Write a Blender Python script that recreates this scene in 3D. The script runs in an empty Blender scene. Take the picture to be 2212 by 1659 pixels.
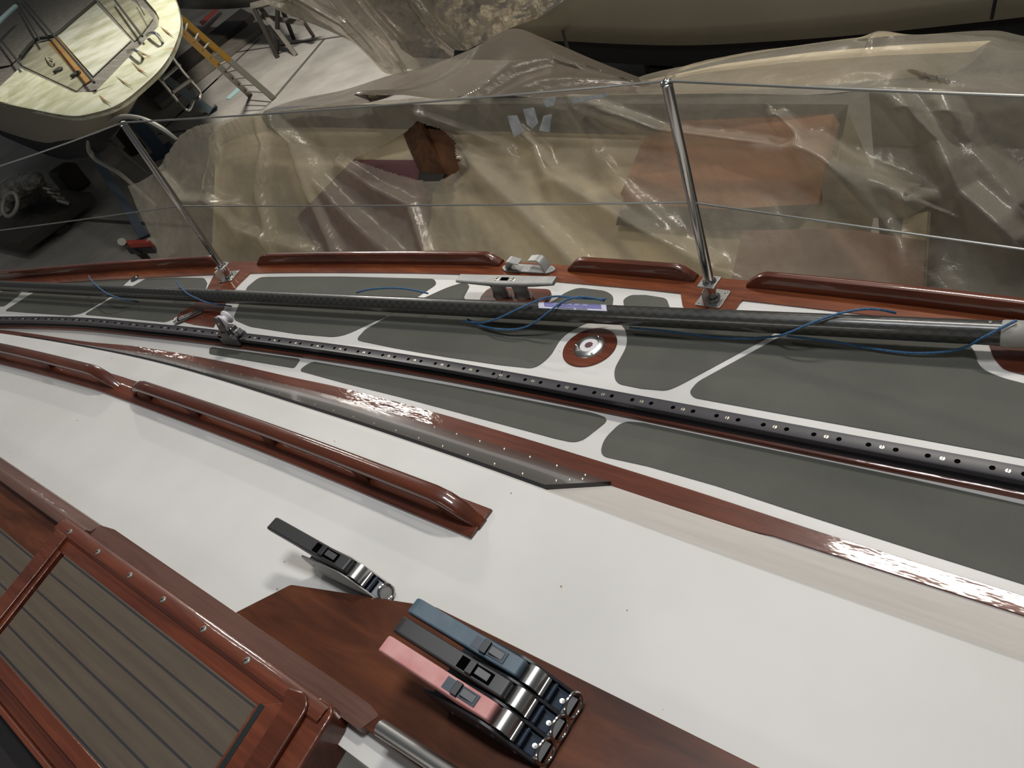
import bpy, bmesh, math, random
from mathutils import Vector, Matrix, noise
random.seed(4)
sc = bpy.context.scene
C = sc.collection
# ------------------------------------------------------------------ camera
HC = 3.45                       # camera height above the hall floor
FPX = 1750.0                    # focal length in pixels of the 2212 px wide frame
ZD = HC - 1.27                  # side deck
ZR = HC - 1.08                  # coachroof
AX = [(0.75543207, 0.18580613, -0.62832991), (0.55870177, -0.68364447, 0.46955571), (-0.34230794, -0.70576647, -0.62025717)]
cam = bpy.data.cameras.new('camera'); cam.sensor_width = 36; cam.lens = FPX / 2212 * 36
cam.clip_start = 0.02; cam.clip_end = 200
co = bpy.data.objects.new('camera', cam); C.objects.link(co); sc.camera = co
# AX[i] is world axis i seen in (right, down, forward)
Rm = Matrix([[AX[i][0], -AX[i][1], -AX[i][2]] for i in range(3)])
co.matrix_world = Matrix.Translation((0, 0, HC)) @ Rm.to_4x4()
# ------------------------------------------------------------------ light
w = bpy.data.worlds.new('hall_light'); sc.world = w; w.use_nodes = True
bg = w.node_tree.nodes['Background']; bg.inputs[0].default_value = (0.80, 0.84, 0.90, 1); bg.inputs[1].default_value = 0.09
def area(name, loc, sx, sy, power, col=(1, 0.95, 0.87), rot=(0, 0, 0)):
    l = bpy.data.lights.new(name, 'AREA'); l.shape = 'RECTANGLE'; l.size = sx; l.size_y = sy
    l.energy = power; l.color = col
    o = bpy.data.objects.new(name, l); C.objects.link(o); o.location = loc; o.rotation_euler = rot
    return o
ZL = HC + 3.0
area('hall_and_fill_lamp', (-1.15, 3.55, ZL), 1.3, 0.4, 135)
area('hall_and_fill_lamp', (-0.8, 1.1, ZL), 1.3, 0.6, 80, (0.97, 0.98, 1.0))
area('hall_and_fill_lamp', (-2.2, -5.5, HC + 1.5), 3.0, 0.9, 60, (1, 0.96, 0.90), (math.radians(68), 0, 0))  # added fill from the near side to brighten the plastic film
area('hall_and_fill_lamp', (-6.9, 3.4, ZL), 1.3, 0.12, 28)
area('hall_and_fill_lamp', (-12.4, 3.4, ZL), 1.6, 0.12, 15)
area('hall_and_fill_lamp', (-10.6, 7.2, ZL), 1.6, 0.5, 560)
area('hall_and_fill_lamp', (-3.6, 9.0, ZL), 1.6, 0.5, 50)
sc.view_settings.view_transform = 'Standard'; sc.view_settings.look = 'None'
sc.view_settings.gamma = 1; sc.view_settings.use_curve_mapping = False
sc.view_settings.exposure = 0.0
try:
    sc.cycles.transparent_max_bounces = 16
    sc.cycles.caustics_reflective = False; sc.cycles.caustics_refractive = False
except Exception: pass
# ------------------------------------------------------------------ projection helpers: a pixel of the photo -> a point of the place
def ray(px, py):
    d = (px - 1106.0, py - 829.5, FPX)
    return Vector([sum(AX[i][k] * d[k] for k in range(3)) for i in range(3)])
def atz(px, py, z):
    r = ray(px, py); t = (z - HC) / r.z
    return Vector((r.x * t, r.y * t, z))
def atY(px, py, Y):
    r = ray(px, py); t = Y / r.y
    return Vector((r.x * t, Y, HC + r.z * t))
# ------------------------------------------------------------------ materials
def mat(name, col, rough=0.5, metal=0.0, coat=0.0, build=None, spec=0.5):
    m = bpy.data.materials.new(name); m.use_nodes = True
    nt = m.node_tree; b = nt.nodes['Principled BSDF']
    b.inputs['Base Color'].default_value = (*col, 1); b.inputs['Roughness'].default_value = rough
    b.inputs['Metallic'].default_value = metal; b.inputs['Coat Weight'].default_value = coat
    b.inputs['Coat Roughness'].default_value = 0.06; b.inputs['Specular IOR Level'].default_value = spec
    if build: build(nt, b)
    return m
def N(nt, t, **kw):
    n = nt.nodes.new(t)
    for k, v in kw.items():
        if k.startswith('i_'):
            n.inputs[k[2:].replace('_', ' ')].default_value = v
        else: setattr(n, k, v)
    return n
def coords(nt, scale=(1, 1, 1)):
    tc = N(nt, 'ShaderNodeTexCoord'); mp = N(nt, 'ShaderNodeMapping'); mp.inputs['Scale'].default_value = scale
    nt.links.new(tc.outputs['Object'], mp.inputs['Vector']); return mp.outputs['Vector']
def ramp(nt, fac, stops):
    r = N(nt, 'ShaderNodeValToRGB'); e = r.color_ramp.elements
    while len(e) < len(stops): e.new(0.5)
    for i, (p, c) in enumerate(stops): e[i].position = p; e[i].color = (*c, 1)
    nt.links.new(fac, r.inputs['Fac']); return r.outputs['Color']
def noi(nt, vec, scale, detail=3, rough=0.5, dist=0.0):
    n = N(nt, 'ShaderNodeTexNoise'); n.inputs['Scale'].default_value = scale; n.inputs['Detail'].default_value = detail
    n.inputs['Roughness'].default_value = rough; n.inputs['Distortion'].default_value = dist
    nt.links.new(vec, n.inputs['Vector']); return n.outputs['Fac']
def bump(nt, b, h, strength=0.2, dist=0.01):
    n = N(nt, 'ShaderNodeBump'); n.inputs['Strength'].default_value = strength; n.inputs['Distance'].default_value = dist
    nt.links.new(h, n.inputs['Height']); nt.links.new(n.outputs[0], b.inputs['Normal'])
def mixc(nt, fac, a, bcol, blend='MIX'):
    m = N(nt, 'ShaderNodeMix', data_type='RGBA', blend_type=blend)
    if isinstance(fac, (int, float)): m.inputs[0].default_value = fac
    else: nt.links.new(fac, m.inputs[0])
    for i, v in ((6, a), (7, bcol)):
        if isinstance(v, tuple): m.inputs[i].default_value = (*v, 1)
        else: nt.links.new(v, m.inputs[i])
    return m.outputs[2]
def mottled(c1, c2, scale=3, sc3=(1, 1, 1), lo=0.35, hi=0.65, bs=0, bscale=60, specks=None, detail=4):
    def f(nt, b):
        v = coords(nt, sc3)
        c = ramp(nt, noi(nt, v, scale, detail, 0.6), [(lo, c1), (hi, c2)])
        if specks:
            s = N(nt, 'ShaderNodeTexVoronoi'); s.inputs['Scale'].default_value = specks[0]; nt.links.new(v, s.inputs['Vector'])
            k = N(nt, 'ShaderNodeMath', operation='LESS_THAN'); nt.links.new(s.outputs['Distance'], k.inputs[0]); k.inputs[1].default_value = specks[1]
            k2 = N(nt, 'ShaderNodeMath', operation='GREATER_THAN'); nt.links.new(noi(nt, v, 6, 2), k2.inputs[0]); k2.inputs[1].default_value = 0.54
            k3 = N(nt, 'ShaderNodeMath', operation='MULTIPLY'); nt.links.new(k.outputs[0], k3.inputs[0]); nt.links.new(k2.outputs[0], k3.inputs[1])
            c = mixc(nt, k3.outputs[0], c, specks[2])
        nt.links.new(c, b.inputs['Base Color'])
        if bs: bump(nt, b, noi(nt, v, bscale, 3), bs, 0.004)
    return f
def wood(c1, c2, c3, sx=1.2, bumpy=0.0, sy=26):
    def f(nt, b):
        v = coords(nt, (sx, sy, sy))
        n = noi(nt, v, 2.2, 6, 0.62, 0.6)
        c = ramp(nt, n, [(0.3, c1), (0.5, c2), (0.72, c3)])
        v2 = coords(nt, (1.5, 3, 3))
        c = mixc(nt, 0.35, c, ramp(nt, noi(nt, v2, 2.0, 2), [(0.3, c1), (0.7, c3)]))
        nt.links.new(c, b.inputs['Base Color'])
        if bumpy:
            v3 = coords(nt, (14, 40, 40)); bn = N(nt, 'ShaderNodeBump'); bn.inputs['Strength'].default_value = bumpy; bn.inputs['Distance'].default_value = 0.003
            nt.links.new(noi(nt, v3, 1.0, 3), bn.inputs['Height']); nt.links.new(bn.outputs[0], b.inputs['Coat Normal']); nt.links.new(bn.outputs[0], b.inputs['Normal'])
    return f
M = {}
M['white'] = mat('satin_white_paint', (0.62, 0.61, 0.58), 0.42, build=mottled((0.60, 0.59, 0.56), (0.66, 0.65, 0.625), 2.5, bs=0.05, bscale=160, specks=(30, 0.06, (0.34, 0.25, 0.17))))
M['roof'] = mat('roof_gelcoat', (0.62, 0.61, 0.58), 0.5, spec=0.35, build=mottled((0.585, 0.575, 0.545), (0.65, 0.64, 0.615), 2.0, bs=0.05, bscale=120, specks=(22, 0.05, (0.34, 0.24, 0.16))))
M['cream_side'] = mat('cabin_side_cream', (0.68, 0.65, 0.60), 0.4, build=mottled((0.66, 0.63, 0.575), (0.73, 0.70, 0.65), 5, (1, 6, 6)))
M['grey'] = mat('nonskid_grey', (0.09, 0.092, 0.078), 0.75, spec=0.3, build=mottled((0.086, 0.088, 0.074), (0.104, 0.106, 0.09), 3, bs=0.35, bscale=500, detail=6))
M['mahog'] = mat('varnished_mahogany', spec=0.25, col=(0.2, 0.05, 0.02), rough=0.35, coat=0.8, build=wood((0.055, 0.014, 0.008), (0.115, 0.028, 0.014), (0.20, 0.055, 0.024), bumpy=0.25))
M['mahog_dark'] = mat('dark_varnished_mahogany', spec=0.25, col=(0.1, 0.02, 0.01), rough=0.35, coat=0.8, build=wood((0.038, 0.010, 0.006), (0.080, 0.019, 0.009), (0.15, 0.038, 0.015), bumpy=0.12))
M['haze'] = mat('dusty_sheen_mahogany', spec=0.25, col=(0.16, 0.085, 0.065), rough=0.4, coat=0.6, build=wood((0.09, 0.042, 0.031), (0.135, 0.070, 0.053), (0.18, 0.095, 0.072), bumpy=0.1))  # dusty varnish, with its pale mauve sheen put into the colour
M['board'] = mat('varnished_plywood_board', spec=0.25, col=(0.2, 0.05, 0.02), rough=0.4, coat=0.4, build=wood((0.03, 0.009, 0.005), (0.085, 0.024, 0.010), (0.15, 0.048, 0.018), sx=2.2, sy=13, bumpy=0.08))
M['cover'] = mat('covering_board_mahogany', spec=0.25, col=(0.25, 0.06, 0.02), rough=0.35, coat=0.8, build=wood((0.075, 0.018, 0.009), (0.155, 0.038, 0.015), (0.29, 0.085, 0.026), sx=3, bumpy=0.15))
M['window'] = mat('smoked_acrylic', (0.075, 0.066, 0.06), 0.22, coat=0.4)
M['window_edge'] = mat('black_acrylic_edge', (0.012, 0.012, 0.014), 0.3)
M['black'] = mat('black_plastic', (0.012, 0.012, 0.015), 0.42)
M['track'] = mat('black_anodised_track', (0.030, 0.028, 0.034), 0.42, 0.0)
M['hole'] = mat('dark_hole', (0.002, 0.002, 0.002), 1.0, spec=0.0)
M['steel'] = mat('stainless_steel', (0.50, 0.49, 0.47), 0.16, 1.0)
M['steel_dull'] = mat('brushed_stainless', (0.55, 0.54, 0.51), 0.32, 1.0)
M['screw'] = mat('brass_screw', (0.72, 0.66, 0.52), 0.3, 0.8)
M['alu'] = mat('grey_cast_aluminium', (0.32, 0.32, 0.30), 0.45, 0.25, build=mottled((0.30, 0.30, 0.285), (0.38, 0.38, 0.36), 25))
M['alu_dark'] = mat('dull_grey_metal', (0.16, 0.155, 0.155), 0.35, 0.6)
M['nylon'] = mat('white_nylon', (0.72, 0.69, 0.71), 0.35)
M['handle_black'] = mat('black_handle', (0.026, 0.026, 0.026), 0.45)
M['handle_blue'] = mat('slate_blue_handle', (0.06, 0.10, 0.135), 0.5, build=mottled((0.055, 0.095, 0.13), (0.085, 0.125, 0.16), 30))
def pinkb(nt, b):
    v = coords(nt)
    c = ramp(nt, noi(nt, v, 22, 3), [(0.3, (0.52, 0.19, 0.18)), (0.62, (0.64, 0.33, 0.31))])
    d = N(nt, 'ShaderNodeVectorMath', operation='DISTANCE'); nt.links.new(v, d.inputs[0]); d.inputs[1].default_value = (-0.055, 0.0, 0.078)
    r = ramp(nt, d.outputs['Value'], [(0.004, (1, 1, 1)), (0.011, (0, 0, 0))])
    c = mixc(nt, r, c, (0.42, 0.07, 0.06)); nt.links.new(c, b.inputs['Base Color'])
M['handle_pink'] = mat('faded_pink_handle', (0.6, 0.25, 0.24), 0.5, build=pinkb)
M['navy'] = mat('navy_plastic', (0.02, 0.035, 0.06), 0.35)
M['rope'] = mat('blue_braid_rope', (0.03, 0.09, 0.20), 0.7, build=mottled((0.02, 0.075, 0.17), (0.05, 0.14, 0.27), 300, lo=0.45, hi=0.55))
M['wire'] = mat('lifeline_wire', (0.30, 0.30, 0.28), 0.35, 0.8)
def carbon(nt, b):
    tc = N(nt, 'ShaderNodeTexCoord'); sp = N(nt, 'ShaderNodeSeparateXYZ'); nt.links.new(tc.outputs['UV'], sp.inputs[0])
    outs = []
    for s in (1, -1):
        a = N(nt, 'ShaderNodeMath', operation='MULTIPLY_ADD'); nt.links.new(sp.outputs[1], a.inputs[0]); a.inputs[1].default_value = 6.0 * s
        k = N(nt, 'ShaderNodeMath', operation='MULTIPLY'); nt.links.new(sp.outputs[0], k.inputs[0]); k.inputs[1].default_value = 34.0
        nt.links.new(k.outputs[0], a.inputs[2])
        fr = N(nt, 'ShaderNodeMath', operation='FRACT'); nt.links.new(a.outputs[0], fr.inputs[0]); outs.append(fr.outputs[0])
    g = [ramp(nt, o, [(0.0, (0.0, 0.0, 0.0)), (0.5, (1, 1, 1))]) for o in outs]
    m = mixc(nt, 0.5, g[0], g[1])
    c = ramp(nt, m, [(0.15, (0.006, 0.006, 0.005)), (0.95, (0.030, 0.030, 0.026))])
    nt.links.new(c, b.inputs['Base Color'])
M['carbon'] = mat('braided_carbon', (0.03, 0.03, 0.028), 0.4, 0.0, 0.35, build=carbon)
def teakb(nt, b):
    tc = N(nt, 'ShaderNodeTexCoord'); sp = N(nt, 'ShaderNodeSeparateXYZ'); nt.links.new(tc.outputs['Object'], sp.inputs[0])
    a = N(nt, 'ShaderNodeMath', operation='ADD'); nt.links.new(sp.outputs[1], a.inputs[0]); a.inputs[1].default_value = 4.0675
    d = N(nt, 'ShaderNodeMath', operation='MODULO'); nt.links.new(a.outputs[0], d.inputs[0]); d.inputs[1].default_value = 0.0405
    l = N(nt, 'ShaderNodeMath', operation='LESS_THAN'); nt.links.new(d.outputs[0], l.inputs[0]); l.inputs[1].default_value = 0.0042
    v = coords(nt, (1.5, 30, 30))
    c = ramp(nt, noi(nt, v, 3, 5), [(0.3, (0.075, 0.056, 0.038)), (0.7, (0.098, 0.074, 0.052))])
    c = mixc(nt, l.outputs[0], c, (0.022, 0.02, 0.024)); nt.links.new(c, b.inputs['Base Color'])
M['teak'] = mat('caulked_teak', (0.14, 0.105, 0.075), 0.62, build=teakb)
M['caulk'] = mat('black_caulk', (0.008, 0.012, 0.012), 0.5)
M['void'] = mat('dark_cabin_interior', (0.012, 0.010, 0.010), 0.7)
M['plug'] = mat('grey_screw_head', (0.26, 0.25, 0.22), 0.45, 0.5)
M['floor'] = mat('concrete_floor', (0.3, 0.28, 0.25), 0.6, build=mottled((0.23, 0.215, 0.19), (0.36, 0.34, 0.305), 0.9, bs=0.1, bscale=20, specks=(5, 0.05, (0.07, 0.06, 0.05)), detail=8))
M['joint'] = mat('floor_joint', (0.07, 0.065, 0.055), 0.8)
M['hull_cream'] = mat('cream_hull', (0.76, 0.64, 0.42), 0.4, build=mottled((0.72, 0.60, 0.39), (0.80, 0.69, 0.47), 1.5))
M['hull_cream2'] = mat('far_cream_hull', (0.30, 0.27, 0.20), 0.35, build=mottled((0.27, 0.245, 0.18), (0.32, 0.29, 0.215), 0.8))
M['antifoul'] = mat('black_antifouling', (0.006, 0.006, 0.009), 0.8)
M['maroon'] = mat('maroon_antifouling', (0.19, 0.085, 0.085), 0.7)
M['strake_gap_dark'] = mat('dark_strake_and_gap_shade', (0.015, 0.011, 0.010), 0.7)
M['brown_board'] = mat('brown_hardboard', (0.42, 0.20, 0.11), 0.7, build=mottled((0.38, 0.17, 0.09), (0.46, 0.23, 0.13), 3))
M['brown_board2'] = mat('dull_brown_board', (0.36, 0.21, 0.165), 0.7, build=mottled((0.32, 0.19, 0.15), (0.39, 0.235, 0.185), 3))
M['old_wood'] = mat('worn_orange_timber', (0.12, 0.05, 0.018), 0.6, build=wood((0.02, 0.012, 0.008), (0.095, 0.035, 0.012), (0.17, 0.07, 0.022), sx=10, sy=10))
M['orange_wood'] = mat('orange_brown_timber', (0.13, 0.05, 0.018), 0.6, build=mottled((0.085, 0.032, 0.012), (0.15, 0.062, 0.02), 6))
M['grey_wood'] = mat('weathered_grey_timber', (0.16, 0.145, 0.12), 0.7, build=wood((0.10, 0.09, 0.075), (0.16, 0.145, 0.12), (0.21, 0.19, 0.16)))
M['dark_wood'] = mat('dark_timber', (0.03, 0.025, 0.02), 0.7)
M['tape'] = mat('silver_duct_tape', (0.5, 0.53, 0.55), 0.35, 0.2, build=mottled((0.38, 0.41, 0.43), (0.62, 0.65, 0.67), 14, bs=0.5, bscale=40))
M['blue_steel'] = mat('blue_painted_steel', (0.04, 0.065, 0.10), 0.45)
M['blue_grey'] = mat('blue_grey_painted_steel', (0.12, 0.155, 0.18), 0.45)
M['yellow'] = mat('yellow_paint', (0.50, 0.27, 0.02), 0.45)
M['ladder_alu'] = mat('dull_aluminium', (0.30, 0.29, 0.25), 0.45, 0.3)
def sternb(nt, b):
    v = coords(nt, (1, 1, 1))
    c = ramp(nt, noi(nt, v, 1.6, 5, 0.65), [(0.38, (0.40, 0.41, 0.24)), (0.60, (0.62, 0.63, 0.48))])
    v2 = coords(nt, (0.6, 7, 0.6)); s = ramp(nt, noi(nt, v2, 1.6, 3), [(0.62, (0, 0, 0)), (0.70, (1, 1, 1))])
    v3 = coords(nt, (1, 1, 1)); s2 = ramp(nt, noi(nt, v3, 1.1, 2), [(0.50, (0, 0, 0)), (0.62, (1, 1, 1))])
    c = mixc(nt, mixc(nt, 1.0, s, s2, 'MULTIPLY'), c, (0.42, 0.24, 0.08)); nt.links.new(c, b.inputs['Base Color'])
M['stern'] = mat('algae_stained_gelcoat', (0.6, 0.6, 0.45), 0.45, build=sternb)
M['stern_hull'] = mat('brownish_cream_hull', (0.28, 0.25, 0.18), 0.4)  # hull sides in a brownish cream darker than the deck
M['cockpit'] = mat('grimy_cockpit', (0.24, 0.23, 0.15), 0.6, build=mottled((0.17, 0.165, 0.095), (0.30, 0.29, 0.21), 1.8, detail=6))
M['grime_teak'] = mat('grey_weathered_teak', (0.14, 0.13, 0.105), 0.75, build=mottled((0.10, 0.095, 0.075), (0.19, 0.175, 0.145), 2, (2, 12, 2), detail=6))
M['seat'] = mat('pale_green_white_seat', (0.42, 0.43, 0.33), 0.5, build=mottled((0.25, 0.25, 0.13), (0.50, 0.51, 0.42), 1.3, lo=0.3, hi=0.6, detail=5))
M['rust'] = mat('orange_varnished_strip', (0.28, 0.13, 0.03), 0.5, build=mottled((0.30, 0.12, 0.03), (0.26, 0.19, 0.06), 2))
M['rub'] = mat('dark_rubber', (0.03, 0.032, 0.025), 0.6)
M['engine'] = mat('engine_casting', (0.15, 0.145, 0.13), 0.4, 0.4, build=mottled((0.05, 0.05, 0.045), (0.25, 0.24, 0.21), 6, bs=0.8, bscale=12))
M['red'] = mat('red_pad', (0.45, 0.05, 0.03), 0.5)
M['offwhite_hull'] = mat('pale_grey_hull', (0.40, 0.42, 0.40), 0.3)
M['sticker'] = mat('white_sticker', (0.55, 0.55, 0.66), 0.4)
M['sticker_blue'] = mat('violet_blue_print', (0.15, 0.15, 0.36), 0.4)
M['collar'] = mat('pale_grey_collar', (0.30, 0.29, 0.26), 0.45)
def plastic(name, col, op, gl=0.5):
    m = bpy.data.materials.new(name); m.use_nodes = True; nt = m.node_tree
    for n in list(nt.nodes): nt.nodes.remove(n)
    out = N(nt, 'ShaderNodeOutputMaterial')
    v = coords(nt, (1, 1, 1))
    b = N(nt, 'ShaderNodeBump'); b.inputs['Strength'].default_value = 0.5; b.inputs['Distance'].default_value = 0.009
    h1 = noi(nt, v, 11, 5, 0.6, 1.2); nt.links.new(h1, b.inputs['Height'])
    df = N(nt, 'ShaderNodeBsdfDiffuse'); df.inputs[0].default_value = (*col, 1)
    tl = N(nt, 'ShaderNodeBsdfTranslucent'); tl.inputs[0].default_value = (*col, 1)
    gs = N(nt, 'ShaderNodeBsdfGlossy'); gs.inputs[0].default_value = (0.9, 0.85, 0.8, 1); gs.inputs[1].default_value = 0.2
    tr = N(nt, 'ShaderNodeBsdfTransparent'); tr.inputs[0].default_value = (0.97, 0.94, 0.88, 1)
    for s in (df, tl, gs): nt.links.new(b.outputs[0], s.inputs['Normal'])
    m1 = N(nt, 'ShaderNodeMixShader'); m1.inputs[0].default_value = 0.45; nt.links.new(df.outputs[0], m1.inputs[1]); nt.links.new(tl.outputs[0], m1.inputs[2])
    # opacity rises where the film is creased
    mr = N(nt, 'ShaderNodeMapRange'); nt.links.new(noi(nt, v, 5, 6, 0.65, 0.8), mr.inputs[0])
    mr.inputs[1].default_value = 0.3; mr.inputs[2].default_value = 0.75; mr.inputs[3].default_value = op - 0.05; mr.inputs[4].default_value = op + 0.08
    m2 = N(nt, 'ShaderNodeMixShader'); nt.links.new(mr.outputs[0], m2.inputs[0]); nt.links.new(tr.outputs[0], m2.inputs[1]); nt.links.new(m1.outputs[0], m2.inputs[2])
    fr = N(nt, 'ShaderNodeFresnel'); fr.inputs[0].default_value = 1.5; nt.links.new(b.outputs[0], fr.inputs['Normal'])
    fm = N(nt, 'ShaderNodeMath', operation='MULTIPLY'); nt.links.new(fr.outputs[0], fm.inputs[0]); fm.inputs[1].default_value = gl
    m3 = N(nt, 'ShaderNodeMixShader'); nt.links.new(fm.outputs[0], m3.inputs[0]); nt.links.new(m2.outputs[0], m3.inputs[1]); nt.links.new(gs.outputs[0], m3.inputs[2])
    nt.links.new(m3.outputs[0], out.inputs[0]); return m
M['film'] = plastic('cloudy_plastic_film', (0.86, 0.79, 0.64), 0.36, 0.8)
M['film3'] = plastic('brown_dusty_plastic_film', (0.27, 0.225, 0.175), 0.78, 0.9)
M['film2'] = plastic('dusty_plastic_film', (0.40, 0.345, 0.27), 0.76, 0.5)
# ------------------------------------------------------------------ mesh helpers
class MB:
    def __init__(s): s.bm = bmesh.new(); s.mats = []
    def _f(s, vs, mi=0):
        try: f = s.bm.faces.new(vs); f.material_index = mi; return f
        except ValueError: return None
    def mesh(s, pts, faces, mi=0):
        v = [s.bm.verts.new(p) for p in pts]
        for f in faces: s._f([v[i] for i in f], mi)
        return s
    def box(s, c, size, R=None, mi=0):
        c = Vector(c); pts = []
        for x in (-.5, .5):
            for y in (-.5, .5):
                for z in (-.5, .5):
                    p = Vector((x * size[0], y * size[1], z * size[2]))
                    pts.append(c + (R @ p if R else p))
        return s.mesh(pts, [(0, 1, 3, 2), (4, 6, 7, 5), (0, 4, 5, 1), (2, 3, 7, 6), (0, 2, 6, 4), (1, 5, 7, 3)], mi)
    def prism(s, poly, z0, z1, mi=0, axis='z'):
        n = len(poly)
        def P(a, b, t): return {'z': (a, b, t), 'y': (a, t, b), 'x': (t, a, b)}[axis]
        pts = [P(p[0], p[1], z0) for p in poly] + [P(p[0], p[1], z1) for p in poly]
        return s.mesh(pts, [tuple(range(n))[::-1], tuple(range(n, 2 * n))] + [(i, (i + 1) % n, n + (i + 1) % n, n + i) for i in range(n)], mi)
    def slab(s, pts, off, mi=0):
        n = len(pts); pts = [Vector(p) for p in pts]; off = Vector(off)
        return s.mesh(pts + [p + off for p in pts], [tuple(range(n))[::-1], tuple(range(n, 2 * n))] + [(i, (i + 1) % n, n + (i + 1) % n, n + i) for i in range(n)], mi)
    def loft(s, secs, closed=True, caps=True, mi=0, uv=False):
        rings = [[s.bm.verts.new(p) for p in sec] for sec in secs]; n = len(rings[0])
        for a, b in zip(rings, rings[1:]):
            for i in range(n if closed else n - 1):
                j = (i + 1) % n; s._f([a[i], a[j], b[j], b[i]], mi)
        if caps and closed: s._f(rings[0][::-1], mi); s._f(rings[-1], mi)
        return s
    def tube(s, pts, r, n=10, mi=0, caps=True, flat=1.0):
        pts = [Vector(p) for p in pts]; rs = r if isinstance(r, (list, tuple)) else [r] * len(pts)
        secs = []; up = None
        for i, p in enumerate(pts):
            t = (pts[min(i + 1, len(pts) - 1)] - pts[max(i - 1, 0)]).normalized()
            if up is None:
                up = Vector((0, 0, 1)) if abs(t.z) < 0.9 else Vector((0, 1, 0))
            a = t.cross(up).normalized(); b2 = a.cross(t).normalized(); up = b2
            secs.append([p + a * math.cos(2 * math.pi * k / n) * rs[i] + b2 * math.sin(2 * math.pi * k / n) * rs[i] * flat for k in range(n)])
        return s.loft(secs, mi=mi, caps=caps)
    def cyl(s, a, b, r, n=20, mi=0, r2=None): return s.tube([a, b], [r, r if r2 is None else r2], n, mi)
    def lathe(s, c, prof, n=32, mi=0, R=None):
        c = Vector(c); secs = []
        for k in range(n):
            t = 2 * math.pi * k / n; sec = []
            for r, z in prof:
                p = Vector((r * math.cos(t), r * math.sin(t), z)); sec.append(c + (R @ p if R else p))
            secs.append(sec)
        secs.append(secs[0])
        rings = [[s.bm.verts.new(p) for p in sec] for sec in secs[:-1]]
        for a in range(n):
            for i in range(len(prof) - 1):
                s._f([rings[a][i], rings[(a + 1) % n][i], rings[(a + 1) % n][i + 1], rings[a][i + 1]], mi)
        s._f([r_[0] for r_ in rings][::-1], mi); s._f([r_[-1] for r_ in rings], mi)
        return s
    def torus(s, c, R, r, axis, n=28, m=10, mi=0, a0=0, a1=2 * math.pi, flat=1.0):
        c = Vector(c); ax = Vector(axis).normalized(); q = ax.to_track_quat('Z', 'Y')
        full = abs(a1 - a0 - 2 * math.pi) < 1e-6
        secs = []
        for k in range(n if full else n + 1):
            t = a0 + (a1 - a0) * k / n; d = q @ Vector((math.cos(t), math.sin(t), 0))
            secs.append([c + d * (R + r * math.cos(2 * math.pi * j / m)) + ax * r * flat * math.sin(2 * math.pi * j / m) for j in range(m)])
        if full: secs.append(secs[0])
        if full:
            rings = [[s.bm.verts.new(p) for p in sec] for sec in secs[:-1]]
            for a in range(n):
                for i in range(m): s._f([rings[a][i], rings[a][(i + 1) % m], rings[(a + 1) % n][(i + 1) % m], rings[(a + 1) % n][i]], mi)
            return s
        return s.loft(secs, mi=mi)
    def sweepX(s, fn, xs, mi=0): return s.loft([[(x, y, z) for y, z in fn(x)] for x in xs], mi=mi)
ORG = {}
def build(mb, name, ms, parent=None, smooth=35, bev=0, seg=2, label=None, local=False):
    bmesh.ops.recalc_face_normals(mb.bm, faces=mb.bm.faces)
    me = bpy.data.meshes.new(name)
    o = bpy.data.objects.new(name, me); C.objects.link(o)
    org = ORG.get(parent, Vector()) if not local else Vector()
    if parent is not None: o.parent = parent
    for v in mb.bm.verts: v.co -= org
    mb.bm.to_mesh(me); mb.bm.free()
    if not isinstance(ms, (list, tuple)): ms = [ms]
    for m in ms: me.materials.append(M[m])
    if smooth:
        for p in me.polygons: p.use_smooth = True
        me.set_sharp_from_angle(angle=math.radians(smooth))
    if bev:
        md = o.modifiers.new('edge', 'BEVEL'); md.width = bev; md.segments = seg; md.limit_method = 'ANGLE'; md.angle_limit = math.radians(40)
        md.harden_normals = True
    ORG[o] = org
    if label: o['label'] = label
    return o
def tag(o, label=None, cat=None, group=None, kind=None):
    if label: o['label'] = label
    if cat: o['category'] = cat
    if group: o['group'] = group
    if kind: o['kind'] = kind
    return o
def thing(name, loc, label, cat, group=None, rz=0, rot=None):
    o = bpy.data.objects.new(name, None); C.objects.link(o); o.location = loc; o.empty_display_size = 0.05
    o.rotation_euler = rot if rot else (0, 0, rz)
    ORG[o] = Vector(loc) if not (rz or rot) else Vector()
    return tag(o, label, cat, group)
def copy_tree(o, parent=None):
    c = o.copy(); C.objects.link(c)
    if parent is not None: c.parent = parent
    for ch in [x for x in bpy.data.objects if x.parent == o]: copy_tree(ch, c)
    return c
def curve(pts):
    """smooth y(x) through points (monotone x), linear outside"""
    pts = sorted(pts)
    n = len(pts); ms = []
    for i in range(n):
        a = pts[max(i - 1, 0)]; b = pts[min(i + 1, n - 1)]; ms.append((b[1] - a[1]) / (b[0] - a[0]))
    def f(x):
        if x <= pts[0][0]: return pts[0][1] + ms[0] * (x - pts[0][0])
        if x >= pts[-1][0]: return pts[-1][1] + ms[-1] * (x - pts[-1][0])
        for i in range(n - 1):
            if x <= pts[i + 1][0]:
                h = pts[i + 1][0] - pts[i][0]; t = (x - pts[i][0]) / h
                return ((2 * t**3 - 3 * t**2 + 1) * pts[i][1] + (t**3 - 2 * t**2 + t) * h * ms[i] + (-2 * t**3 + 3 * t**2) * pts[i + 1][1] + (t**3 - t**2) * h * ms[i + 1])
    return f
def spline(pts, k=8):
    pts = [Vector(p) for p in pts]; out = []
    for i in range(len(pts) - 1):
        p0 = pts[max(i - 1, 0)]; p1 = pts[i]; p2 = pts[i + 1]; p3 = pts[min(i + 2, len(pts) - 1)]
        for j in range(k):
            t = j / k
            out.append(0.5 * ((2 * p1) + (p2 - p0) * t + (2 * p0 - 5 * p1 + 4 * p2 - p3) * t * t + (3 * p1 - p0 - 3 * p2 + p3) * t**3))
    out.append(pts[-1]); return out
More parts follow.
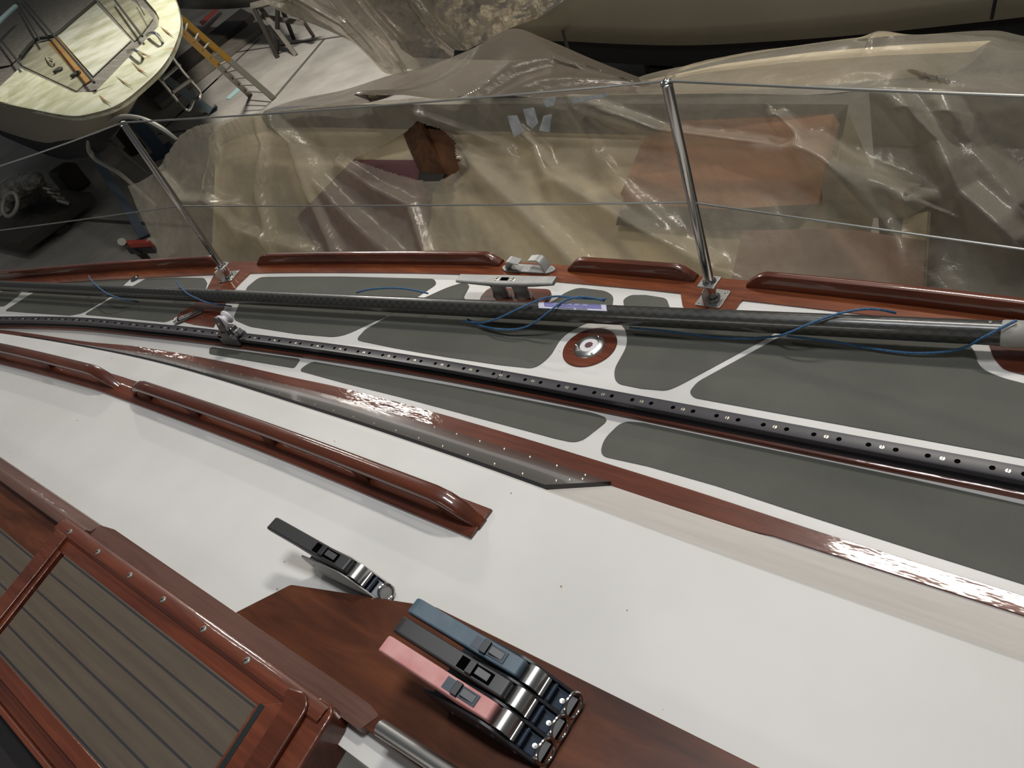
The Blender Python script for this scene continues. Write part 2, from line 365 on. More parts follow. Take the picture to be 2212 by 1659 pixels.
def fillet(poly, r, k=6):
    out = []; n = len(poly)
    for i in range(n):
        p = Vector(poly[i][:2]); a = Vector(poly[i - 1][:2]); b = Vector(poly[(i + 1) % n][:2])
        rr = poly[i][2] if len(poly[i]) > 2 else r
        d1 = a - p; d2 = b - p; q = min(rr, d1.length * 0.45, d2.length * 0.45)
        if q < 1e-4: out.append(p); continue
        s = p + d1.normalized() * q; e = p + d2.normalized() * q
        for j in range(k + 1):
            t = j / k; out.append(s * (1 - t)**2 + p * 2 * t * (1 - t) + e * t * t)
    return [(v.x, v.y) for v in out]
def fr(a, b, n): return [a + (b - a) * i / (n - 1) for i in range(n)]
# ================================================================== the yacht we stand on
roof_e = curve([(-5.661, 0.162), (-4.739, 0.287), (-4.076, 0.383), (-3.373, 0.484), (-2.68, 0.559), (-2.198, 0.593), (-1.458, 0.608), (-1.08, 0.609), (-0.799, 0.605), (-0.399, 0.598), (0.862, 0.595)])
strip_i = curve([(-5.33, 0.311), (-4.462, 0.46), (-3.951, 0.547), (-3.174, 0.642), (-2.7, 0.707), (-2.208, 0.736), (-1.761, 0.76), (-1.108, 0.767), (-0.614, 0.762), (0.805, 0.762)])
strip_o = curve([(-5.343, 0.33), (-4.479, 0.491), (-3.837, 0.595), (-3.244, 0.666), (-2.894, 0.719), (-2.417, 0.764), (-2.039, 0.786), (-1.8, 0.802), (-1.337, 0.814), (-0.739, 0.811), (-0.394, 0.802), (0.808, 0.79)])
track_o = curve([(-5.306, 0.284), (-4.576, 0.494), (-3.997, 0.62), (-3.404, 0.737), (-2.868, 0.812), (-2.527, 0.855), (-1.9, 0.922), (-1.48, 0.956), (-0.829, 0.99), (-0.519, 1.004), (-0.177, 1.021), (0.626, 1.054)])
cov_i = curve([(-5.445, 0.48), (-4.877, 0.668), (-4.266, 0.837), (-3.381, 1.039), (-2.757, 1.172), (-2.282, 1.253), (-1.774, 1.326), (-1.412, 1.352), (-1.037, 1.37), (-0.324, 1.379), (0.861, 1.339)])
cov_o = curve([(-5.494, 0.552), (-4.928, 0.755), (-4.306, 0.916), (-3.461, 1.11), (-2.97, 1.209), (-2.413, 1.306), (-1.714, 1.405), (-1.413, 1.426), (-1.002, 1.445), (-0.327, 1.45), (0.867, 1.402)])
xs = fr(-5.6, 0.8, 90)
yacht = thing('sailing_yacht', (-2.0, 0.5, ZD), 'white and grey decked sailing yacht with mahogany trim that fills the foreground', 'sailboat')
mb = MB(); mb.sweepX(lambda x: [(-1.1, ZD), (cov_o(x) - 0.012, ZD), (cov_o(x) - 0.02, ZD - 0.5), (cov_o(x) - 0.35, ZD - 1.2), (-0.9, ZD - 1.5)], xs)
deck = build(mb, 'deck', 'white', yacht)
ins = 0.045
def roofsec(y0):
    def f(x):
        e = roof_e(x); b = max(strip_i(x), e + 0.02)
        return [(y0, ZD), (y0, ZR), (e - 0.02, ZR), (e - 0.008, ZR - 0.002), (e, ZR - 0.010), (e + 0.004, ZR - 0.022), (b, ZD + 0.001), (b, ZD)]
    return f
mb = MB(); mb.sweepX(roofsec(-1.05), fr(-5.6, -0.9, 70)); roofA = None
bmr = mb
mb.sweepX(roofsec(0.057), fr(-0.9, 0.8, 24))
roof = build(mb, 'coachroof', ['roof', 'cream_side'], yacht)
for p in roof.data.polygons:
    if p.normal.y > 0.35 and abs(p.normal.x) < 0.6 and p.normal.z < 0.9 and p.area > 0.004: p.material_index = 1
mb = MB(); mb.box((-0.35, -0.45, ZR - 0.75), (1.1, 1.0, 0.02)); mb.box((-0.35, -0.96, ZR - 0.4), (1.1, 0.02, 0.7)); build(mb, 'cabin_interior', 'void', yacht)
# mahogany margin along the coachroof
mb = MB()
def stripf(x):
    a = strip_i(x) - 0.002; b = strip_o(x)
    if -0.55 < x: a += 0.006 * min(1, (x + 0.55) * 60)
    return [(a, ZD - 0.002), (a, ZD + 0.005), (b - 0.002, ZD + 0.005), (b, ZD + 0.003), (b, ZD - 0.002)]
mb.sweepX(stripf, fr(-5.4, 0.78, 130)); build(mb, 'mahogany_margin', 'mahog', yacht, label='narrow varnished mahogany margin between coachroof and deck')
# covering board
mb = MB()
mb.sweepX(lambda x: [(cov_i(x), ZD), (cov_i(x), ZD + 0.004), (cov_o(x) - 0.004, ZD + 0.006), (cov_o(x), ZD + 0.001), (cov_o(x), ZD - 0.03), (cov_o(x) - 0.03, ZD - 0.03), (cov_i(x) + 0.01, ZD)], xs)
def padpoly(mb, px, z0, z1, r=0.01, z=ZD): mb.prism(fillet([tuple(atz(p[0], p[1], z)[:2]) + tuple(p[2:]) for p in px], r), z0, z1)
# board widened inboard around the stanchion feet
padpoly(mb, [(447, 628), (466, 590), (545, 588), (516, 616), (500, 635), (470, 634)], ZD, ZD + 0.0042, 0.003)
padpoly(mb, [(1475, 662), (1470, 630), (1620, 638), (1600, 655), (1570, 700), (1500, 700)], ZD, ZD + 0.0042, 0.003)
build(mb, 'covering_board', 'cover', yacht, label='varnished mahogany covering board along the deck edge')
# wooden inserts in the side deck
mb = MB(); padpoly(mb, [(372, 690), (430, 652), (470, 640), (489, 655), (462, 708), (420, 702)], ZD, ZD + 0.003, 0.004)
build(mb, 'deck_insert', 'mahog', yacht, label='mahogany insert beside the genoa car')
mb = MB(); padpoly(mb, [(2132, 735), (2146, 775), (2168, 800), (2260, 822), (2330, 740), (2200, 715)], ZD, ZD + 0.003, 0.012)
build(mb, 'deck_insert', 'mahog_dark', yacht, label='mahogany insert under the end of the carbon pole')
# grey non-skid panels
panels = [
 [(453, 753, .01), (459, 750, .01), (650, 776, .012), (636, 796, .012), (452, 765, .01)],
 [(645, 801, .02), (673, 781, .03), (800, 803), (960, 831), (1120, 861), (1284, 893, .05), (1318, 906, .03), (1250, 959, .04), (1200, 948), (1044, 906), (872, 860), (740, 827)],
 [(1296, 985, .04), (1304, 950, .05), (1345, 910, .07), (1390, 914), (1583, 955), (1767, 993), (1951, 1032), (2080, 1061), (2340, 1120), (2420, 1330), (2212, 1263), (2002, 1197), (1855, 1150), (1694, 1098), (1547, 1050), (1400, 1008)],
 [(-60, 640), (55, 622), (38, 640), (10, 662, .02), (-60, 664)],
 [(10, 672, .02), (60, 640), (110, 612), (290, 596), (240, 640), (180, 677, .03), (150, 682), (60, 676)],
 [(182, 680, .02), (250, 640), (314, 603, .01), (380, 600), (442, 601, .02), (448, 612), (440, 640), (416, 662), (362, 697, .03), (270, 688)],
 [(503, 690, .03), (520, 650), (535, 620), (560, 599, .03), (650, 598), (740, 598), (938, 603, .015), (944, 614, .02), (850, 676), (735, 730, .05), (640, 722), (540, 706, .02)],
 [(768, 735, .03), (790, 712), (868, 666), (965, 622, .03), (1000, 611, .01), (1016, 616, .02), (1002, 642), (1010, 655), (1190, 655, .02), (1222, 632, .03), (1250, 622, .02), (1308, 629, .02), (1326, 640, .02), (1322, 668), (1290, 692), (1262, 700, .03), (1215, 726, .03), (1188, 772, .04), (1155, 797, .05), (1080, 789), (960, 771), (850, 752)],
 [(1348, 660), (1346, 648, .02), (1362, 638, .02), (1395, 638), (1440, 645, .015), (1448, 668), (1475, 680), (1560, 705), (1700, 700), (1655, 732), (1470, 832, .04), (1440, 845, .04), (1385, 840), (1330, 829, .04), (1326, 800, .04), (1356, 746, .03), (1352, 712, .04), (1336, 695, .02)],
 [(1489, 848, .035), (1506, 826, .05), (1672, 735), (1760, 690), (1960, 715), (2098, 745, .02), (2116, 795, .05), (2160, 816, .03), (2340, 862), (2480, 1045), (2212, 991), (1990, 950), (1800, 915), (1657, 889), (1499, 860, .03)],
]
for i, pl in enumerate(panels):
    mb = MB(); mb.prism(fillet([tuple(atz(p[0], p[1], ZD)[:2]) + tuple(p[2:]) for p in pl], 0.004), ZD + 0.0002, ZD + 0.0016)
    build(mb, 'nonskid_panel', 'grey', deck, smooth=0)
# cabin window: smoked acrylic on the sloping cabin side
def facept(x, t, off):
    e = roof_e(x); b = strip_i(x); p = Vector((x, e + 0.004 + (b - e - 0.004) * t, ZR - 0.022 + (ZD - ZR + 0.022) * t))
    n = Vector((0, (ZR - ZD - 0.022), (b - e))).normalized(); return p + n * off
mb = MB(); secs = []
wx = fr(-3.25, -0.93, 60)
def wsec(xl, xu, t0=0.0):
    return [facept(xl, t0, 0.0), facept(xl, t0, 0.010), facept(xl * 0.15 + xu * 0.85, 0.84, 0.010), facept(xu, 0.975, 0.010), facept(xu, 0.975, 0.0)]
for x in wx: secs.append(wsec(x, x))
secs.append(wsec(-0.872, -0.865))
mb.loft(secs)
win = build(mb, 'cabin_window', ['window', 'window_edge'], yacht, smooth=20)
for p in win.data.polygons:
    if not (p.normal.y > 0.6 and p.normal.z > 0.2): p.material_index = 1
sc_n = 0
def screwdot(mb, p, n, r=0.003, h=0.0015):
    p = Vector(p); n = Vector(n).normalized(); mb.tube([p - n * 0.001, p + n * h], [r, r * 0.7], 8)
nface = Vector((0, ZR - ZD, 0.15)).normalized()
for x in fr(-2.9, -0.95, 27):
    mb = MB(); screwdot(mb, facept(x, 0.13, 0.010), nface); build(mb, 'window_screw', 'screw', win)
for x in fr(-2.9, -0.92, 27):
    mb = MB(); screwdot(mb, facept(x, 0.90, 0.010), nface); build(mb, 'window_screw', 'screw', win)
for t in (0.3, 0.5, 0.7):
    mb = MB(); screwdot(mb, facept(-0.895, t, 0.010), nface); build(mb, 'window_screw', 'screw', win)
# toe rails
def toe(x0, x1, name='toe_rail'):
    mb = MB(); L = x1 - x0; secs = []
    X = [x0, x0 + 0.012, x0 + 0.03, x0 + 0.05] + fr(x0 + 0.08, x1 - 0.08, max(4, int(L / 0.08))) + [x1 - 0.05, x1 - 0.03, x1 - 0.012, x1]
    for x in X:
        d = min(x - x0, x1 - x); k = min(1.0, 0.12 + d / 0.045) if L < 3 or True else 1
        h = 0.042 * min(1, 0.25 + 0.75 * min(1, d / 0.04))
        yo = cov_o(x) - 0.004; yi = yo - 0.026
        z = ZD + 0.004
        secs.append([(x, yi, z), (x, yi + 0.001, z + h * 0.72), (x, yi + 0.005, z + h * 0.95), (x, yi + 0.010, z + h), (x, yo - 0.008, z + h), (x, yo - 0.002, z + h * 0.93), (x, yo, z + h * 0.7), (x, yo, z)])
    mb.loft(secs); return build(mb, name, 'mahog_dark', yacht)
toe(-5.4, -2.97); toe(-2.76, -1.645); toe(-1.395, -1.0); toe(-0.86, 0.75)
# ---- inspection plate set in a mahogany ring
pc = atz(1274, 751, ZD)
pl = thing('deck_filler_plate', (pc.x, pc.y, ZD), 'round stainless deck filler with mauve cap in a mahogany ring', 'deck plate')
mb = MB(); mb.lathe((pc.x, pc.y, ZD), [(0.03, 0.0005), (0.03, 0.0035), (0.070, 0.0035), (0.0715, 0.002), (0.0715, 0.0005)], 48); build(mb, 'wooden_ring', 'mahog', pl)
mb = MB(); mb.lathe((pc.x, pc.y, ZD + 0.003), [(0.0245, 0), (0.025, 0.0065), (0.027, 0.0085), (0.032, 0.007), (0.038, 0.0045), (0.0415, 0.001), (0.042, 0)], 48); ring = build(mb, 'steel_flange', 'steel_dull', pl)
mb = MB(); mb.lathe((pc.x, pc.y, ZD + 0.003), [(0.0005, 0), (0.0005, 0.0064), (0.0235, 0.0064), (0.0244, 0.0055), (0.0244, 0)], 40)
cap = build(mb, 'cap', 'nylon', pl, label='pale mauve plastic screw cap')
mb = MB(); pts = []
for k in range(48):
    t = 2 * math.pi * k / 48; r = 0.0105 + 0.0014 * math.cos(9 * t); pts.append((pc.x + r * math.cos(t), pc.y + r * math.sin(t)))
mb.prism(pts, ZD + 0.0092, ZD + 0.0099); M['socket'] = mat('maroon_socket', (0.11, 0.05, 0.055), 0.5); build(mb, 'key_socket', 'socket', cap, smooth=0)
for a in (75, 195, 315):
    mb = MB(); a = math.radians(a); mb.lathe((pc.x + 0.0345 * math.cos(a), pc.y + 0.0345 * math.sin(a), ZD + 0.0085), [(0.0006, -0.001), (0.0006, 0.001), (0.0022, 0.0018), (0.0036, 0.0012), (0.0042, -0.001)], 16); build(mb, 'screw', 'steel', ring)
# ================================================================== genoa track and car
trk = thing('genoa_track', (-2.0, 0.67, ZD), 'long black slotted genoa track on a mahogany base along the side deck', 'track')
tc = lambda x: track_o(x) - 0.016
mb = MB(); tx = fr(-5.4, 0.5, 110)
mb.sweepX(lambda x: [(tc(x) - 0.024, ZD), (tc(x) - 0.023, ZD + 0.009), (tc(x) - 0.020, ZD + 0.011), (tc(x) + 0.019, ZD + 0.011), (tc(x) + 0.02, ZD)], tx); build(mb, 'wooden_base', 'mahog', trk)
def trackpart(x0, x1):
    mb = MB()
    def f(x):
        y = tc(x); b = ZD + 0.010; t = ZD + 0.040
        return [(y - 0.016, b), (y - 0.016, b + 0.006), (y - 0.009, b + 0.009), (y - 0.009, b + 0.016), (y - 0.016, b + 0.019), (y - 0.016, t - 0.001), (y - 0.0148, t), (y - 0.010, t - 0.0012), (y + 0.010, t - 0.0012), (y + 0.0148, t), (y + 0.016, t - 0.001), (y + 0.016, b + 0.019), (y + 0.009, b + 0.016), (y + 0.009, b + 0.009), (y + 0.016, b + 0.006), (y + 0.016, b)]
    mb.sweepX(f, fr(x0, x1, int((x1 - x0) / 0.07) + 2)); return build(mb, 'track_section', 'track', trk, smooth=30)
xj = atz(1087, 800, ZD + 0.04).x
tA = trackpart(-5.4, xj - 0.0012); tB = trackpart(xj + 0.0012, 0.5)
xs0 = atz(1906, 963, ZD + 0.04).x
sproto = None; hproto = None
k = -40
for k in range(-40, 9):
    x = xs0 + k * 0.1
    if x < -4.3 or x > 0.35: continue
    par = tA if x < xj else tB
    z = ZD + 0.0386
    if sproto is None:
        mb = MB(); mb.lathe((0, 0, 0), [(0.0003, -0.001), (0.0003, 0.0007), (0.0042, 0.0006), (0.005, 0), (0.005, -0.001)], 16)
        mb.box((0, 0, 0.0008), (0.0012, 0.0088, 0.0006), mi=1); sproto = build(mb, 'track_screw', ['screw', 'hole'], par); s = sproto
        mb = MB(); mb.lathe((0, 0, 0), [(0.0003, -0.001), (0.0003, 0.0003), (0.005, 0.0003), (0.0052, -0.001)], 16); hproto = build(mb, 'stop_hole', 'hole', par); h = hproto
    else:
        s = sproto.copy(); C.objects.link(s); s.parent = par; h = hproto.copy(); C.objects.link(h); h.parent = par
    lo = ORG[trk]
    s.location = (x, tc(x), z); h.location = (x - 0.0235, tc(x - 0.0235), z)
    h = hproto.copy(); C.objects.link(h); h.parent = par; h.location = (x + 0.0235, tc(x + 0.0235), z)
# genoa car with white sheave
xc = atz(497, 722, ZD + 0.045).x; yc = tc(xc)
ang = math.atan2(tc(xc + 0.05) - tc(xc - 0.05), 0.1)
car = thing('genoa_car', (xc, yc, ZD + 0.04), 'grey metal genoa car with white sheave standing on the black track', 'genoa car', rz=ang)
mb = MB(); mb.prism([(-0.045, -0.024), (0.050, -0.024), (0.050, 0.004), (0.022, 0.012), (0.018, 0.028), (-0.022, 0.028), (-0.038, 0.012), (-0.045, 0.010)], -0.024, 0.024, axis='y')
build(mb, 'slider', 'alu_dark', car, bev=0.003, local=True)
mb = MB(); mb.box((-0.031, 0, 0.008), (0.018, 0.0485, 0.008)); build(mb, 'slider_slot', 'hole', car, local=True)
Rt = Matrix.Rotation(math.radians(10), 3, 'Y')
for sy in (-0.017,):
    mb = MB(); pr = [(-0.022, 0.018), (0.018, 0.018), (0.014, 0.06), (0.012, 0.085), (0.002, 0.096), (-0.010, 0.092), (-0.014, 0.07)]
    mb.prism([((Rt @ Vector((a, 0, b))).x, (Rt @ Vector((a, 0, b))).z) for a, b in fillet(pr, 0.008)], sy - 0.0025, sy + 0.0025, axis='y'); build(mb, 'cheek', 'alu_dark', car, bev=0.001, local=True)
mb = MB(); c0 = Rt @ Vector((0.004, 0, 0.068))
Ry = Matrix.Rotation(math.radians(90), 3, 'X')
mb.lathe(c0 + Vector((0.004, 0.004, 0)), [(0.0005, -0.016), (0.022, -0.016), (0.0245, -0.013), (0.024, -0.009), (0.013, -0.002), (0.013, 0.002), (0.024, 0.009), (0.0245, 0.013), (0.022, 0.016), (0.0005, 0.016)], 32, R=Ry)
build(mb, 'sheave', 'nylon', car, local=True, label='white sheave')
mb = MB(); mb.cyl(c0 + Vector((0, -0.023, 0)), c0 + Vector((0, 0.024, 0)), 0.005); build(mb, 'axle', 'screw', car, local=True)
mb = MB(); mb.torus((0.026, -0.004, 0.026), 0.011, 0.0022, (0.3, 1, 0.1)); mb.cyl((0.05, -0.004, 0.010), (0.062, -0.004, 0.024), 0.010, 12); build(mb, 'plunger', 'steel', car, local=True, label='bright steel plunger and ring')
mb = MB(); mb.box((0.062, -0.002, 0.020), (0.018, 0.020, 0.022), Matrix.Rotation(math.radians(-35), 3, 'Y')); build(mb, 'end_stop', 'alu_dark', car, bev=0.003, local=True)
# hinged steel fitting on the insert
ph = atz(412, 685, ZD)
hg = thing('folding_padeye', (ph.x, ph.y, ZD + 0.003), 'small dark steel fitting lying on the wooden insert left of the genoa car', 'padeye', rz=math.radians(45))
mb = MB(); mb.box((0, 0, 0.004), (0.105, 0.04, 0.008)); build(mb, 'base_plate', 'alu_dark', hg, bev=0.002, local=True)
mb = MB(); mb.box((0.004, -0.008, 0.012), (0.085, 0.012, 0.008)); mb.box((-0.05, -0.004, 0.010), (0.018, 0.03, 0.012)); build(mb, 'latch', 'steel', hg, bev=0.002, local=True)
for i in range(6):
    mb = MB(); mb.lathe((-0.03 + i * 0.013, 0.01, 0.008), [(0.0004, 0), (0.0004, 0.0015), (0.003, 0.001), (0.0034, 0)], 10); build(mb, 'rivet', 'screw', hg, local=True)
# ================================================================== stanchions and lifelines
sd = Vector([-sum(AX[i][k] * (889, 1928.5, 1750)[k] for k in range(3)) for i in range(3)]).normalized()   # up the stanchion
def solve_top(base, px, py):
    best = None
    for i in range(2000):
        L = 0.3 + i * 0.0005; p = base + sd * L - Vector((0, 0, HC))
        x = sum(AX[k][0] * p[k] for k in range(3)); y = sum(AX[k][1] * p[k] for k in range(3)); z = sum(AX[k][2] * p[k] for k in range(3))
        e = (1106 + FPX * x / z - px)**2 + (829.5 + FPX * y / z - py)**2
        if best is None or e < best[0]: best = (e, L)
    return base + sd * best[1], best[1]
def stanchion(bx, by, tx_, ty_, label, tilt=0):
    base = atz(bx, by, ZD); top, L = solve_top(base, tx_, ty_)
    s = thing('stanchion', (base.x, base.y, ZD + 0.004), label, 'stanchion', 'lifeline stanchions')
    side = Vector((1, 0, 0)); q = sd.to_track_quat('Z', 'Y').to_matrix()
    mb = MB(); hx = 0.034
    a = tilt
    P4 = [(base.x + (c * math.cos(a) - d * math.sin(a)), base.y + (c * math.sin(a) + d * math.cos(a))) for c, d in ((-hx, -hx), (hx, -hx), (hx, hx), (-hx, hx))]
    mb.prism(fillet(P4, 0.009), ZD + 0.004, ZD + 0.0075); bp = build(mb, 'base_plate', 'steel_dull', s, bev=0.0006)
    for c, d in ((-1, -1), (1, -1), (1, 1), (-1, 1)):
        cx = base.x + 0.024 * (c * math.cos(a) - d * math.sin(a)); cy = base.y + 0.024 * (c * math.sin(a) + d * math.cos(a))
        mb = MB(); mb.lathe((cx, cy, ZD + 0.0075), [(0.0004, 0), (0.0004, 0.0016), (0.0035, 0.0014), (0.0048, 0)], 16); build(mb, 'screw', 'steel_dull', bp)
    b0 = base + Vector((0, 0, 0.007))
    mb = MB(); mb.torus(b0 + Vector((0, 0, 0.002)), 0.0155, 0.0035, (0, 0, 1)); mb.tube([b0, b0 + sd * 0.05], [0.0125, 0.0125], 24); build(mb, 'socket', 'steel', s)
    # strap that carries the socket head
    mb = MB(); hd = b0 + sd * 0.05
    mb.box(hd, (0.046, 0.044, 0.005), q); 
    w_ = []
    for t in range(9):
        u = t / 8; w_.append(hd + q @ Vector((-0.021 - 0.003 * math.sin(u * math.pi), 0, -0.048 * u)))
    secs = [[p + Vector((-0.002, -0.02, 0)), p + Vector((0.002, -0.02, 0)), p + Vector((0.002, 0.018, 0)), p + Vector((-0.002, 0.018, 0))] for p in w_]
    mb.loft(secs); build(mb, 'bracket', 'steel_dull', s, bev=0.0015)
    mb = MB(); mb.torus(hd + sd * 0.003, 0.0145, 0.003, sd); build(mb, 'collar', 'steel', s)
    mb = MB(); mb.tube([hd - sd * 0.03, hd, top - sd * 0.005, top, top + sd * 0.003], [0.0122, 0.0122, 0.0115, 0.0105, 0.006], 24); post = build(mb, 'post', 'steel', s)
    mb = MB(); mb.torus(top - sd * 0.006, 0.0115, 0.0025, sd); mb.torus(top + Vector((0, 0, -0.004)), 0.006, 0.0022, (1, 0, 0)); build(mb, 'top_fitting', 'steel', s)
    return base, top, s
b1, t1, s1 = stanchion(1541, 648, 1440, 175, 'polished steel stanchion at the right of the chock, its foot on four screws', math.radians(0))
b2, t2, s2 = stanchion(497, 600, 268, 262, 'polished steel stanchion at the left, near the yellow ladder and genoa car', math.radians(20))
def on_post(b, t, f): return b + (t - b) * f
def lens(px, py, a, b):
    """point of segment a-b nearest the pixel"""
    best = None
    for i in range(400):
        p = a + (b - a) * i / 399; q = p - Vector((0, 0, HC)); z = sum(AX[k][2] * q[k] for k in range(3))
        x = 1106 + FPX * sum(AX[k][0] * q[k] for k in range(3)) / z; y = 829.5 + FPX * sum(AX[k][1] * q[k] for k in range(3)) / z
        e = (x - px)**2 + (y - py)**2
        if best is None or e < best[0]: best = (e, p)
    return best[1]
m1 = lens(1492, 438, b1, t1); m2 = lens(401, 437, b2, t2)
for (mp_, s_) in ((m1, s1), (m2, s2)):
    mb = MB(); mb.torus(mp_, 0.0085, 0.0018, (1, 0, 0)); build(mb, 'wire_eye', 'steel_dull', s_)
def sag(a, b, d, n=14): return [a + (b - a) * i / (n - 1) - Vector((0, 0, d * 4 * (i / (n - 1)) * (1 - i / (n - 1)))) for i in range(n)]
# the wires run on to the next posts, outside the picture
tr_ = atz(2212, 205, t1.z + 0.01); tr_ = t1 + (tr_ - t1) * 1.5
mr_ = atz(2212, 537, m1.z + 0.01); mr_ = m1 + (mr_ - m1) * 1.5
tl_ = atz(0, 357, t2.z - 0.0); tl_ = t2 + (tl_ - t2) * 1.15
ml_ = atz(0, 497, m2.z - 0.0); ml_ = m2 + (ml_ - m2) * 1.15
mb = MB(); mb.tube(sag(tl_, t2, 0.004) + sag(t2, t1, 0.008)[1:] + sag(t1, tr_, 0.002)[1:], 0.0027, 8)
tag(build(mb, 'upper_lifeline', 'wire'), 'upper steel wire lifeline running through the stanchion tops', 'lifeline', 'wire lifelines')
mb = MB(); mb.tube(sag(ml_, m2, 0.002) + sag(m2, m1, 0.004)[1:] + sag(m1, mr_, 0.002)[1:], 0.0024, 8)
tag(build(mb, 'lower_lifeline', 'wire'), 'lower steel wire lifeline through the middles of the stanchions', 'lifeline', 'wire lifelines')
# ================================================================== mooring cleat, chock
ca = atz(992, 604, ZD + 0.065); cb = atz(1200, 610, ZD + 0.065); cm = (ca + cb) / 2; ca_ang = math.atan2(cb.y - ca.y, cb.x - ca.x); Lc = (cb - ca).length
cl = thing('mooring_cleat', (cm.x, cm.y, ZD + 0.001), 'grey cast mooring cleat on a wooden pad behind the carbon pole', 'cleat', rz=ca_ang)
mb = MB(); mb.prism(fillet([(-0.105, -0.036), (0.125, -0.036), (0.125, 0.034), (-0.105, 0.034)], 0.034, 10), 0, 0.012); build(mb, 'wooden_pad', 'mahog', cl, bev=0.002, local=True)
mb = MB(); secs = []
for i in range(17):
    u = i / 16 * 2 - 1; x = u * Lc / 2; wd = 0.021 - 0.004 * abs(u); th = 0.017 - 0.007 * abs(u)**1.5; z = 0.068 + 0.003 * u * u
    secs.append([(x, -wd, z - th * 0.4), (x, -wd, z + 0.0), (x, -wd + 0.003, z + 0.003), (x, wd - 0.003, z + 0.003), (x, wd, z), (x, wd, z - th * 0.4), (x, wd * 0.6, z - th), (x, -wd * 0.6, z - th)])
mb.loft(secs); bar = build(mb, 'horn_bar', 'alu', cl, bev=0.0015, local=True)
for sx in (-0.035, 0.04):
    mb = MB(); secs = []
    for i in range(8):
        u = i / 7; k = 0.024 + 0.006 * (2 * u - 1)**2; kk = 0.015 + 0.004 * (2 * u - 1)**2
        secs.append([(sx + k * math.cos(2 * math.pi * j / 16), kk * math.sin(2 * math.pi * j / 16), 0.011 + 0.05 * u) for j in range(16)])
    mb.loft(secs); build(mb, 'leg', 'alu', cl, local=True)
for sx in (-0.028, 0.028):
    mb = MB(); mb.lathe((sx, 0, 0.0712), [(0.0005, 0), (0.0005, 0.001), (0.007, 0.001), (0.0085, 0)], 18); mb.box((sx, 0, 0.0724), (0.013, 0.002, 0.0006), mi=1); build(mb, 'bolt_head', ['screw', 'hole'], bar, local=True)
mb = MB(); mb.box((0, 0, 0.0712), (0.026, 0.013, 0.0016)); build(mb, 'slot', 'hole', bar, local=True)
# chock
ka = atz(1140, 584, ZD + 0.006); kang = 0.08
ck = thing('chock', (ka.x, ka.y + 0.004, ZD + 0.005), 'open grey cast chock with two curled horns in the gap of the toe rail', 'fairlead', rz=kang)
mb = MB(); mb.prism(fillet([(-0.095, -0.004), (-0.078, -0.017), (0.078, -0.017), (0.095, -0.004), (0.095, 0.006), (0.078, 0.018), (-0.078, 0.018), (-0.095, 0.006)], 0.006), 0, 0.006); cb_ = build(mb, 'base', 'alu', ck, bev=0.001, local=True)
for sg in (-1, 1):
    mb = MB(); secs = []
    path = [(0.068, 0.004), (0.066, 0.016), (0.060, 0.032), (0.054, 0.038), (0.044, 0.040), (0.030, 0.038), (0.012, 0.035)]
    path = [(p.x, p.y) for p in spline([Vector((a, b, 0)) for a, b in path], 3)]
    n = len(path)
    for i, (a, b) in enumerate(path):
        u = i / (n - 1); th = 0.0075 - 0.0035 * u; wd = 0.017 - 0.003 * u; px_, pz_ = path[min(i + 1, n - 1)][0] - path[max(i - 1, 0)][0], path[min(i + 1, n - 1)][1] - path[max(i - 1, 0)][1]
        l = math.hypot(px_, pz_); nx, nz = -pz_ / l * th / 2, px_ / l * th / 2
        sk = 0.010 * u * sg
        secs.append([(sg * (a + nx), -wd + sk, b + nz), (sg * (a + nx), wd + sk, b + nz), (sg * (a - nx), wd + sk, b - nz), (sg * (a - nx), -wd + sk, b - nz)])
    mb.loft(secs); build(mb, 'horn', 'alu', ck, bev=0.002, local=True)
for sx in (-0.083, 0.0, 0.083):
    mb = MB(); mb.lathe((sx, 0, 0.006), [(0.0005, 0), (0.0005, 0.0008), (0.0035, 0.0008), (0.0045, 0)], 14); build(mb, 'screw', 'steel_dull', cb_, local=True)
# small bright fitting on the covering board at the far left
p_ = atz(293, 602, ZD); fe = thing('deck_eye', (p_.x, p_.y, ZD + 0.002), 'tiny bright steel eye by the covering board behind the far part of the pole', 'deck eye')
mb = MB(); mb.lathe((p_.x, p_.y, ZD + 0.002), [(0.0005, 0), (0.0005, 0.008), (0.014, 0.006), (0.022, 0)], 20); build(mb, 'eye_base', 'steel', fe)
# ================================================================== carbon pole and its rope
ZP = ZD + 0.05
pa = atz(-30, 616, ZP); pb = atz(2166, 720, ZP); pa = pb + (pa - pb) * 1.0
pol = thing('spinnaker_pole', (pa + pb) / 2, 'long dark braided carbon spinnaker pole lying along the side deck', 'pole')
dirp = (pb - pa).normalized(); rp = 0.0245
mb = MB(); uvl = mb.bm.loops.layers.uv.new('UVMap'); n = 40; K = 60
L = (pb - pa).length; side = dirp.cross(Vector((0, 0, 1))).normalized(); upv = side.cross(dirp)
rings = [[mb.bm.verts.new(pa + dirp * L * i / K + side * rp * math.cos(2 * math.pi * j / n) + upv * rp * math.sin(2 * math.pi * j / n)) for j in range(n)] for i in range(K + 1)]
for i in range(K):
    for j in range(n):
        f = mb.bm.faces.new([rings[i][j], rings[i][(j + 1) % n], rings[i + 1][(j + 1) % n], rings[i + 1][j]])
        for l, (a, b) in zip(f.loops, ((i, j), (i, j + 1), (i + 1, j + 1), (i + 1, j))): l[uvl].uv = (a / K * L, b / n)
mb.bm.faces.new(rings[0]); mb.bm.faces.new(rings[-1][::-1])
tube_o = build(mb, 'pole_tube', 'carbon', pol)
mb = MB(); mb.tube([pb - dirp * 0.002, pb + dirp * 0.002, pb + dirp * 0.04, pb + dirp * 0.045], [0.025, 0.0265, 0.0265, 0.023], 32); build(mb, 'collar', 'collar', pol, label='pale grey end collar')
